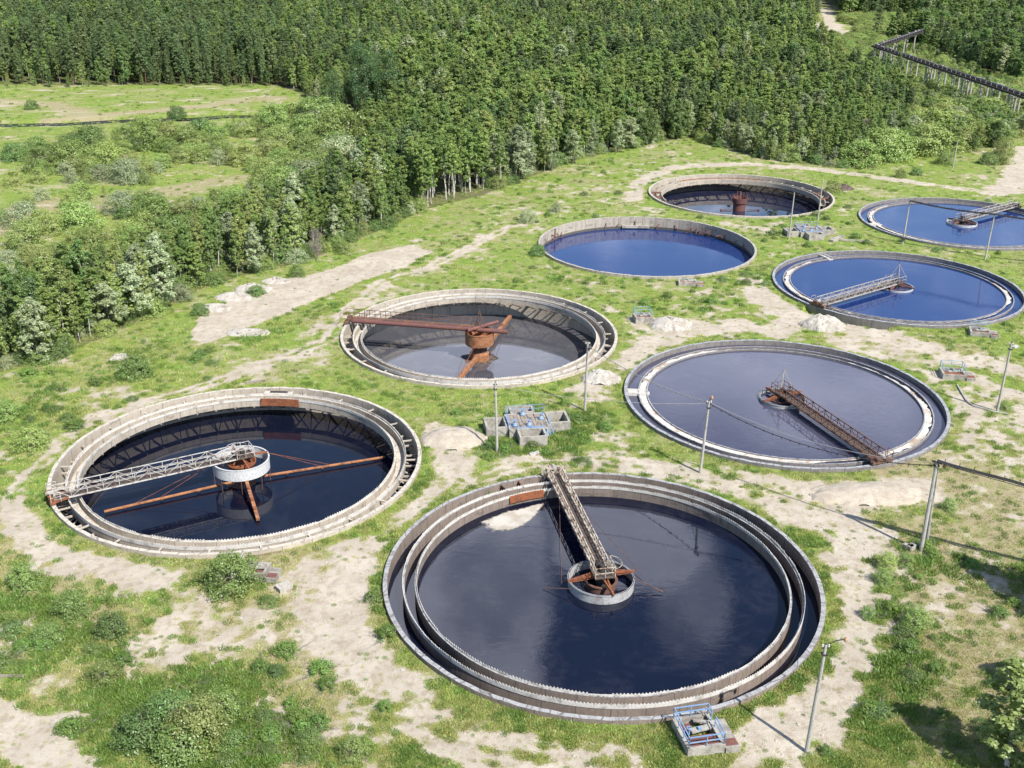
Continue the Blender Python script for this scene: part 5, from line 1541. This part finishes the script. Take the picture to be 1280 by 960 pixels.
x, y = gp(659, 527, .9); valve_chamber(x, y, R_(9), 'nearer cross shaped concrete chamber with blue valves, beside two poles', .98)
x, y = gp(1011, 287, .9); valve_chamber(x, y, R_(7), 'far cross shaped concrete chamber with blue rails, beyond the grey bridge tank', .92)


def hatch(px, py, rz, label, sx=3.0, sy=3.4, h=.8, rail='blue', cover='rust_purple', rails=None, step_slab=True, hr=1.05):
    x, y = gp(px, py)
    t = thing('valve_hatch', label, 'valve hatch', (x, y, 0), rz, 'small concrete valve hatches')
    b = MB(); open_box(b, 0, 0, sx, sy, -.4, h, .26); b.build('curb_wall', 'conc_box', t)
    b = MB(); b.box(0, -sy * .26, h - .12, sx - .5, sy * .32, .06); b.box(-sx * .22, sy * .2, h - .3, sx * .3, sy * .3, .06, .1); b.build('rusty_cover', cover, t)
    b = MB(); b.box(.35, sy * .08, h - .07, sx * .62, .5, .12, .15); b.box(sx * .2, sy * .28, h - .02, sx * .4, .28, .12, -.4); b.build('loose_slab', 'conc_box', t)
    b = MB(); b.tube([(-sx * .25, 0, h - .2), (-sx * .25, 0, h + .35)], .07, 8); b.ring(.16, .22, h + .35, h + .4, n=16, cx=-sx * .25, cy=0); b.box(sx * .05, sy * .05, h + .05, .25, .25, .25); b.build('valve', rail, t)
    if step_slab:
        b = MB(); b.box(sx * .5 + .55, -.3, h * .3, 1.1, sy * .9, h * .7); b.build('step_slab', 'conc_box', t)
        b = MB(); b.box(sx * .5 + .6, -sy * .36, h * .66, .9, .7, .06); b.build('step_plate', cover, t)
    if rails:
        b = MB(); railing(b, rails, hr, False, 1.25, .065, h * .9); b.build('railing', rail, t)
    return t


q = 1.4
hatch(872, 925, R_(12), 'blue railed concrete hatch at the near foot of the nearest tank', 2.9, 3.5, .85, 'blue', 'rust_purple', [(1.35, .9), (1.35, 1.65), (-1.35, 1.65), (-1.35, -1.65), (1.35, -1.65), (1.35, .2)])
hatch(1190, 470, R_(-8), 'blue railed hatch with a dark wheel right of the violet tank', 3.0, 2.8, .7, 'teal', 'rust', [(-1.4, -1.3), (-1.4, 1.3), (1.4, 1.3), (1.4, -.8)])
hatch(1224, 417, R_(-15), 'low concrete hatch below the near rim of the grey bridge tank', 2.8, 2.6, .6, 'teal', 'rust_brown', [(-1.2, 1.2), (1.4, 1.2)])
hatch(859, 355, R_(-4), 'low concrete hatch with an orange lid before the plain blue tank', 3.0, 2.2, .6, 'teal', 'rust_orange', None)
hatch(803, 400, R_(8), 'teal railed hatch with a rusty lid between the pipe bridge tank and the rubble', 2.6, 2.3, .8, 'teal', 'rust', [(-1.2, -1.0), (-1.2, 1.0), (1.2, 1.0), (1.2, -1.0)], False)
hatch(313, 717, R_(-6), 'concrete hatch half hidden by a bush in front of the leftmost tank', 3.4, 2.0, .7, 'steel_white', 'rust_purple', [(-.8, .9), (-.8, -.4)])


# ------------------------------------------------------------------ heaps, blocks, planks
def heap(px, py, rx, ry, h, mat, label, cat, seed, rough=.35, name='rubble_heap', rz=0.0, blocks=0, bm='lime'):
    x, y = gp(px, py); n = 40
    g = np.linspace(-1, 1, n); X, Y = np.meshgrid(g, g); r = np.hypot(X, Y)
    nz = fbm(X * 3 + seed * 7.7, Y * 3 + seed * 3.1, 1.0, 4, seed); nz2 = fbm(X * 9 + seed, Y * 9, 1.0, 3, seed + 5)
    rr = r + (nz - .5) * .5
    Z = h * (np.clip(1 - rr * rr, 0, 1) ** .85) * (1 - rough + rough * 2 * nz) + rough * .35 * h * (nz2 - .5) * (rr < 1)
    Z = np.where(rr >= 1, -.25, Z)
    t = thing(name, label, cat, (x, y, 0), rz)
    V = np.stack([X * rx * 1.25, Y * ry * 1.25, Z], -1).reshape(-1, 3); I = np.arange(n * n).reshape(n, n)
    F = np.stack([I[:-1, :-1], I[:-1, 1:], I[1:, 1:], I[1:, :-1]], -1).reshape(-1, 4)
    me = np_mesh('mound', V, F, [mat]); me.polygons.foreach_set('use_smooth', [rough < .3] * len(F))
    o = bpy.data.objects.new('mound', me); COL.objects.link(o); o.parent = t
    if blocks:
        rng = random.Random(seed); b = MB()
        for k in range(blocks):
            a = rng.uniform(0, 2 * PI); q = rng.uniform(.1, .95); s = rng.uniform(.2, .7) * (.45 if bm == 'sand' else 1)
            b.box(rx * q * math.cos(a), ry * q * math.sin(a), h * (1 - q * q) * .9 + .05, s, s * rng.uniform(.5, 1), s * rng.uniform(.4, .8), rng.uniform(0, 3))
        b.build('broken_blocks', bm, t)
    return t


heap(1028, 408, 2.8, 2.0, 1.7, 'lime', 'jagged pale rubble heap below the near rim of the grey bridge tank', 'rubble heap', 1, .5, blocks=14)
heap(751, 474, 2.1, 1.6, 1.2, 'lime', 'pale rubble heap between the pipe bridge tank and the violet tank', 'rubble heap', 2, .45, blocks=10)
heap(838, 406, 2.6, 2.2, 1.1, 'lime', 'low pale rubble spread beside the teal railed hatch', 'rubble heap', 3, .45, blocks=8)
heap(567, 549, 3.2, 2.4, 1.1, 'sand', 'smooth sand heap right of the leftmost tank', 'sand heap', 4, .28, 'sand_heap', 0, 9, 'sand')
heap(1085, 617, 5.0, 2.0, .8, 'sand', 'long low sand heap in front of the violet tank', 'sand heap', 5, .28, 'sand_heap', R_(3), 12, 'sand')
heap(1050, 236, 2.6, 1.6, 1.1, 'dark_rubble', 'dark heap of scrap at the right of the farthest tank', 'rubble heap', 6, .6, blocks=12, bm='dark_rubble')
for k, (px, py, rx, ry, h) in enumerate(((292, 372, 2.4, 1.6, .8), (316, 362, 2.6, 1.5, .9), (268, 385, 2.2, 1.4, .6), (345, 352, 2.0, 1.2, .6), (310, 416, 2.6, 1.4, .5), (150, 448, 1.1, .8, .5))):
    heap(px, py, rx, ry, h, 'lime', ['white rubble mound under the first trees left of the sandy patch', 'white rubble mound with a bush by the sandy patch', 'low white rubble mound at the left end of the sandy patch',
         'white rubble mound at the back edge of the sandy patch', 'white rubble mound on the near edge of the sandy patch', 'small white rubble mound in the grass beside the round bush'][k], 'rubble heap', 20 + k, .5, blocks=7)



def slab(px, py, L, w_, h, rz, mat, label, name='concrete_slab', cat='slab'):
    x, y = gp(px, py); b = MB(); b.box(0, 0, h / 2 - .03, L, w_, h); b.box(L * .1, w_ * .02, h + .005, L * .7, w_ * .5, .03, .03)
    o = b.build(name, mat); o.location = (x, y, gz(x, y)); o.rotation_euler = (0, 0, rz); return tag(o, label, cat)


slab(1046, 299, 4.6, .9, .35, R_(48), 'conc_box', 'pale concrete beam lying in the grass near the far valve chamber')
slab(1070, 302, 6.0, .4, .25, R_(-8), 'conc_box', 'thin pale beam lying in the grass before the rearmost blue tank')
slab(320, 478, 2.6, .35, .25, R_(12), 'timber', 'grey timber lying on the path behind the leftmost tank', 'timber_beam', 'timber')
slab(3, 847, 3.5, .25, .2, R_(2), 'timber', 'grey plank lying in the tall grass at the left edge', 'timber_beam', 'timber')
slab(668, 566, 1.2, .8, .2, R_(20), 'steel_white', 'white slab lying in front of the nearer valve chamber')
slab(1269, 434, 1.1, .8, .2, R_(30), 'steel_white', 'white slab lying at the right edge above the concrete pole')

slab(355, 735, 1.3, 1.0, .5, R_(40), 'lime', 'white stone block on the sand before the leftmost tank', 'stone_block', 'stone')

# hose-like cable lying on the bare ground
def ground_line(pts, r, mat, label, name='ground_cable', cat='cable'):
    q = [(*gp(a, b_), 0) for a, b_ in pts]; q = [(x, y, gz(x, y) + r * .8) for x, y, _ in q]
    b = MB(); b.tube(q, r, 6); return tag(b.build(name, mat), label, cat)



ground_line([(1196, 482), (1208, 503), (1215, 508), (1240, 516), (1260, 519)], .12, 'conc_pole', 'pale pipe on the ground from the blue railed hatch to the pole', 'ground_pipe', 'pipe')

# ------------------------------------------------------------------ trestle
def trestle(p, q, label, bents, h=8.0, wd=2.6):
    p = Vector((*p, 0)); q = Vector((*q, 0)); d = q - p; L = d.length; rz = math.atan2(d.y, d.x)
    t = thing('pipe_trestle', label, 'pipe trestle', p, rz, 'raised pipe trestles beyond the thicket')
    b = MB()
    for y_ in (-wd / 2, wd / 2): b.beam((0, y_, h - .4), (L, y_, h - .4), .3, .6)
    for k in range(int(L / 3)): b.beam((k * 3 + 1, -wd / 2, h - .3), (k * 3 + 1, wd / 2, h - .3), .3, .3)
    b.build('deck_beam', 'dark_steel', t)
    b = MB()
    for y_, r in ((-.8, .2), (0, .16), (.75, .24)): b.tube([(0, y_, h + .3), (L * .5, y_, h + .25), (L, y_, h + .3)], r, 8)
    b.build('pipe', 'cable', t)
    b = MB(); rng = random.Random(3)
    for k in range(int(L / 4)):
        x_ = k * 4 + 2
        b.beam((x_, -wd / 2, h), (x_, -wd / 2, h + 1.0), .12)
        if rng.uniform(0, 1) < .5: b.box(x_, rng.uniform(-.8, .8), h + .65, rng.uniform(.6, 2.2), .7, .25, rng.uniform(0, .6))
    b.beam((0, -wd / 2, h + 1.0), (L, -wd / 2, h + 1.0), .1)
    b.build('handrail', 'steel_grey', t)
    first = None
    for f, tw in bents:
        for y_ in (-wd / 2 + .2, wd / 2 - .2):
            for o_ in ((-.0,) if not tw else (-1.3, 1.3)):
                b = MB(); b.tube([(0, 0, -.5), (0, 0, h - .9)], .36, 8, .32)
                if first is None: first = b.build('column', 'conc_pole', t); c = first
                else: c = first.copy(); COL.objects.link(c); c.parent = t
                c.location = (f * L + o_, y_, 0)
        b = MB(); b.box(f * L, 0, h - 1.1, 1.0 if not tw else 3.6, wd + .5, .4); b.build('bent_cap', 'conc_pole', t)
    return t


trestle(TRESTLE[0], TRESTLE[1], 'long dark pipe trestle on pale columns crossing the thicket at upper right', [(.02, 0), (.10, 1), (.17, 0), (.24, 0), (.31, 0), (.42, 1), (.50, 0), (.58, 0), (.645, 1), (.74, 0), (.80, 0), (.89, 1), (.97, 0)])
trestle(TRESTLE_B[0], TRESTLE_B[1], 'short pale topped trestle branching back from the long dark one', [(.06, 0), (.3, 0), (.55, 0), (.8, 0)], 8.0, 3.6)
for px, py, h, lab in ((1193, 88, 9.5, 'dark wooden post standing beside the middle of the trestle'), (1257, 108, 9.5, 'dark wooden post standing beside the right part of the trestle')):
    x, y = gp(px, py, 8.0); t = thing('utility_pole', lab, 'utility pole', (x - .5, y - 3.0, 0), 0, 'concrete utility poles')
    b = MB(); b.tube([(0, 0, -.3), (0, 0, h)], .16, 8, .12); b.build('shaft', 'timber', t); b = MB(); b.box(0, 0, h - .3, 1.0, .12, .1); b.build('cross_arm', 'timber', t)

# ------------------------------------------------------------------ bushes and single trees
BUSH = [
    (288, 733, 1.30, 'shrub_a', 'leafy green bush in front of the leftmost tank, left of the hatch'),
    (168, 470, 1.30, 'shrub_c', 'round dark bush on the grass behind the leftmost tank'),
    (40, 558, 1.0, 'shrub_a', 'bright bush at the left edge by the path behind the leftmost tank'),
    (10, 522, .9, 'shrub_a', 'small bush at the left edge below the woods'),
    (320, 368, .75, 'shrub_c', 'small dark bush among the white rubble mounds'),
    (250, 392, .8, 'shrub_c', 'small dark bush at the left end of the sandy patch'),
    (372, 345, .8, 'shrub_a', 'low bush between the woods and the sandy patch'),
    (430, 315, .8, 'shrub_a', 'low bush at the edge of the woods above the sandy patch'),
    (660, 278, .95, 'shrub_d', 'pale bush left of the plain blue tank'),
    (695, 265, .7, 'shrub_d', 'smaller pale bush behind the left of the plain blue tank'),
    (672, 318, .9, 'shrub_c', 'dark little bush touching the left rim of the plain blue tank'),
    (1040, 240, .9, 'shrub_b', 'olive bush hanging over the right rim of the farthest tank'),
    (1108, 708, .6, 'shrub_a', 'young shrub on the sand right of the nearest tank'),
    (1103, 726, .5, 'shrub_a', 'smaller young shrub on the sand right of the nearest tank'),
    (1145, 782, .72, 'shrub_a', 'single shrub casting a shadow in the grass at lower right'),
    (1075, 520, .01, 'shrub_a', ''),
    (215, 905, 1.35, 'shrub_c', 'wide dark bush in the lower left grass'),
    (250, 928, 1.25, 'shrub_b', 'olive topped bush in the lower left grass'),
    (180, 925, 1.15, 'shrub_c', 'dark bush at the bottom left beside the track'),
    (275, 895, .9, 'shrub_a', 'bright bush right of the dark bushes at lower left'),
    (225, 945, 1.2, 'shrub_c', 'dark bush at the bottom edge right of the track'),
    (90, 765, .8, 'shrub_a', 'green bush in the grass below the leftmost tank'),
    (140, 790, .85, 'shrub_c', 'dark weedy bush in the grass at lower left'),
    (30, 730, .8, 'shrub_a', 'bright bush in the grass at the left edge'),
    (60, 800, .8, 'shrub_c', 'dark bush in the tall grass at the left edge'),
    (130, 850, .7, 'shrub_a', 'bright bush between the track and the dark bushes'),
    (345, 840, .4, 'shrub_c', 'tiny dark bush on dry ground left of the nearest tank'),
    (440, 945, .6, 'shrub_a', 'bright bush at the bottom edge left of the nearest tank'),
    (20, 200, 2.0, 'shrub_c', 'dark round shrub standing left of a pair in the wet meadow'),
    (46, 191, 1.9, 'shrub_c', 'dark round shrub standing right of a pair in the wet meadow'),
    (222, 147, 1.6, 'shrub_c', 'dark shrub on the bank of the meadow ditch'),
    (40, 137, 1.3, 'shrub_c', 'dark scrap of shrub in the far meadow'),
    (962, 195, 1.5, 'shrub_a', 'bushy thicket shrub behind the farthest tank'), (985, 200, 1.5, 'shrub_a', 'bushy shrub at the bend of the far gravel path'), (935, 190, 1.4, 'shrub_b', 'olive shrub left of the bushes behind the farthest tank'),
    (1180, 205, 1.3, 'shrub_a', 'green shrub by the pale pole at far right'), (1125, 222, .8, 'shrub_a', 'small shrub on the grass before the far thicket'), (1235, 205, 1.3, 'shrub_c', 'dark shrub near the far right road'), (1255, 195, 1.5, 'shrub_b', 'olive shrub at the far right road'),
    (1255, 205, 1.2, 'shrub_b', 'low olive shrub beside the far right road'), (1145, 218, .8, 'shrub_c', 'small dark shrub on the grass before the far thicket'),
    (1130, 705, .45, 'shrub_a', 'small bush behind the braced poles'), (1185, 635, .5, 'shrub_a', 'small bush right of the braced poles'),
    (605, 590, .01, 'shrub_a', ''), (612, 618, .35, 'weed_a', 'small weed on the bare ground left of the cream bridge'),
    (1140, 490, .01, 'shrub_a', ''), (1256, 512, .45, 'shrub_a', 'small bush beside the pole right of the violet tank'), (1220, 412, .01, 'shrub_a', ''),
]
for k, (px, py, s, key, lab) in enumerate(BUSH):
    if s < .05: continue
    x, y = gp(px, py)
    plant(key, x, y, s, random.uniform(0, 6.28), lab, None, random.uniform(.95, 1.2), name='bush')

# scattered weeds, each a plant of its own
rng = np.random.default_rng(77); cnt = 0; tries = 0
WL = [('front left grass', (0, 720, 330, 960)), ('ground left of the nearest tank', (330, 700, 500, 960)), ('grass at the lower right', (1020, 640, 1280, 960)), ('grass round the nearer valve chamber', (560, 500, 780, 580)), ('grass behind the leftmost tank', (0, 430, 440, 560)),
      ('grass beside the plain blue tank', (640, 210, 960, 400)), ('grass between the blue tanks', (930, 240, 1270, 420))]
for lab, (x0, y0, x1, y1) in WL:
    m = 0
    while m < 26 and tries < 6000:
        tries += 1
        px, py = rng.uniform(x0, x1), rng.uniform(y0, y1); x, y = gp(px, py)
        if min(math.hypot(x - a, y - b_) for a, b_ in TANKS) < 20.9: continue
        d, yy_, l = ground_masks(np.array([x]), np.array([y]))
        if d[0] > .55 or rng.uniform() > .35 + l[0]: continue
        dark = rng.uniform() < .35
        plant('weed_b' if dark else 'weed_a', x, y, float(rng.uniform(.45, 1.1)), float(rng.uniform(0, 6)), '%s weed clump in the %s' % ('low dark green' if dark else 'upright bright green', lab), 'weed clumps in the grass', float(rng.uniform(.9, 1.5)), name='weed_clump'); m += 1

# tall single trees
for px, py, key, h, lab, sx in ((455, 140, 'oak_a', 21, 'great dark tree standing above the woods near the meadow', .95), (420, 142, 'oak_a', 13, 'dark round tree at the corner of the far meadow', .9), (484, 136, 'oak_a', 18, 'dark tree leaning on the great dark tree by the meadow', .9),
                                (716, 205, 'aspen_a', 8.5, 'silvery willow at the edge of the woods behind the plain blue tank', 1.0), (772, 190, 'aspen_b', 8.5, 'pale silvery willow right of its twin at the edge of the woods', 1.2), (690, 214, 'aspen_b', 8, 'silvery willow left of its twin at the edge of the woods', 1.0),
                                (320, 342, 'aspen_b', 9, 'silvery tree above the white rubble mounds', 1.0), (50, 452, 'aspen_a', 9, 'pale headed tree at the left end of the woods', 1.0),
                                (1040, 165, 'bare', 8, 'leafless grey tree in the middle of the far thicket', 1.0), (1078, 185, 'bare', 8, 'leafless grey tree at the front of the far thicket', 1.1), (395, 325, 'bare', 6, 'leafless grey tree at the edge of the woods above the sandy patch', 1.0)):
    x, y = gp(px, py); plant(key, x, y, h / PROTO[key][2], random.uniform(0, 6), lab, None, sx)
# the trees at the lower right, some of them only seen by the shade they cast
for x, y, key, h, lab, sx in ((35.9, 61.9, 'birch_c', 9.0, 'leafy olive birch at the lower right corner', 1.75), (38.6, 58.8, 'alder_a', 10, 'dark tree beyond the lower right corner', 1.5), (44.6, 67.4, 'alder_a', 9.5, 'dark tree beyond the right edge, shading dry grass', 1.6),
                          (49.5, 80.8, 'alder_a', 10, 'dark tree at the right edge below the cable tray', 1.6), (48.2, 83.4, 'birch_a', 9.5, 'birch beyond the right edge below the cable tray', 1.5), (47.0, 80.6, 'shrub_c', 2.6, 'dark low bush at the right edge in the tree shade', 1.0)):
    plant(key, x, y, h / PROTO[key][2], random.uniform(0, 6), lab, None, sx, name='bush' if key == 'shrub_c' else None)

# meadow ditch
b = MB(); q = STREAM; n = len(q); vs = []
for i in range(n):
    p0 = Vector(q[max(0, i - 1)]); p1 = Vector(q[min(n - 1, i + 1)]); d = (p1 - p0).normalized(); nn = Vector((-d.y, d.x)); wv = 3.4 + .7 * math.sin(i * 2.3)
    vs += [(q[i][0] + nn.x * wv, q[i][1] + nn.y * wv, -.62), (q[i][0] - nn.x * wv, q[i][1] - nn.y * wv, -.62)]
b.add(vs, [(2 * i, 2 * i + 1, 2 * i + 3, 2 * i + 2) for i in range(n - 1)])
tag(b.build('water', 'water_ditch'), None, None, kind='structure')

# ------------------------------------------------------------------ render settings
sc.render.engine = 'CYCLES'
sc.cycles.use_denoising = True
sc.cycles.max_bounces = 6; sc.cycles.diffuse_bounces = 3; sc.cycles.glossy_bounces = 3; sc.cycles.transmission_bounces = 3; sc.cycles.transparent_max_bounces = 4
sc.cycles.caustics_reflective = False; sc.cycles.caustics_refractive = False
sc.cycles.sample_clamp_indirect = 8
sc.render.film_transparent = False
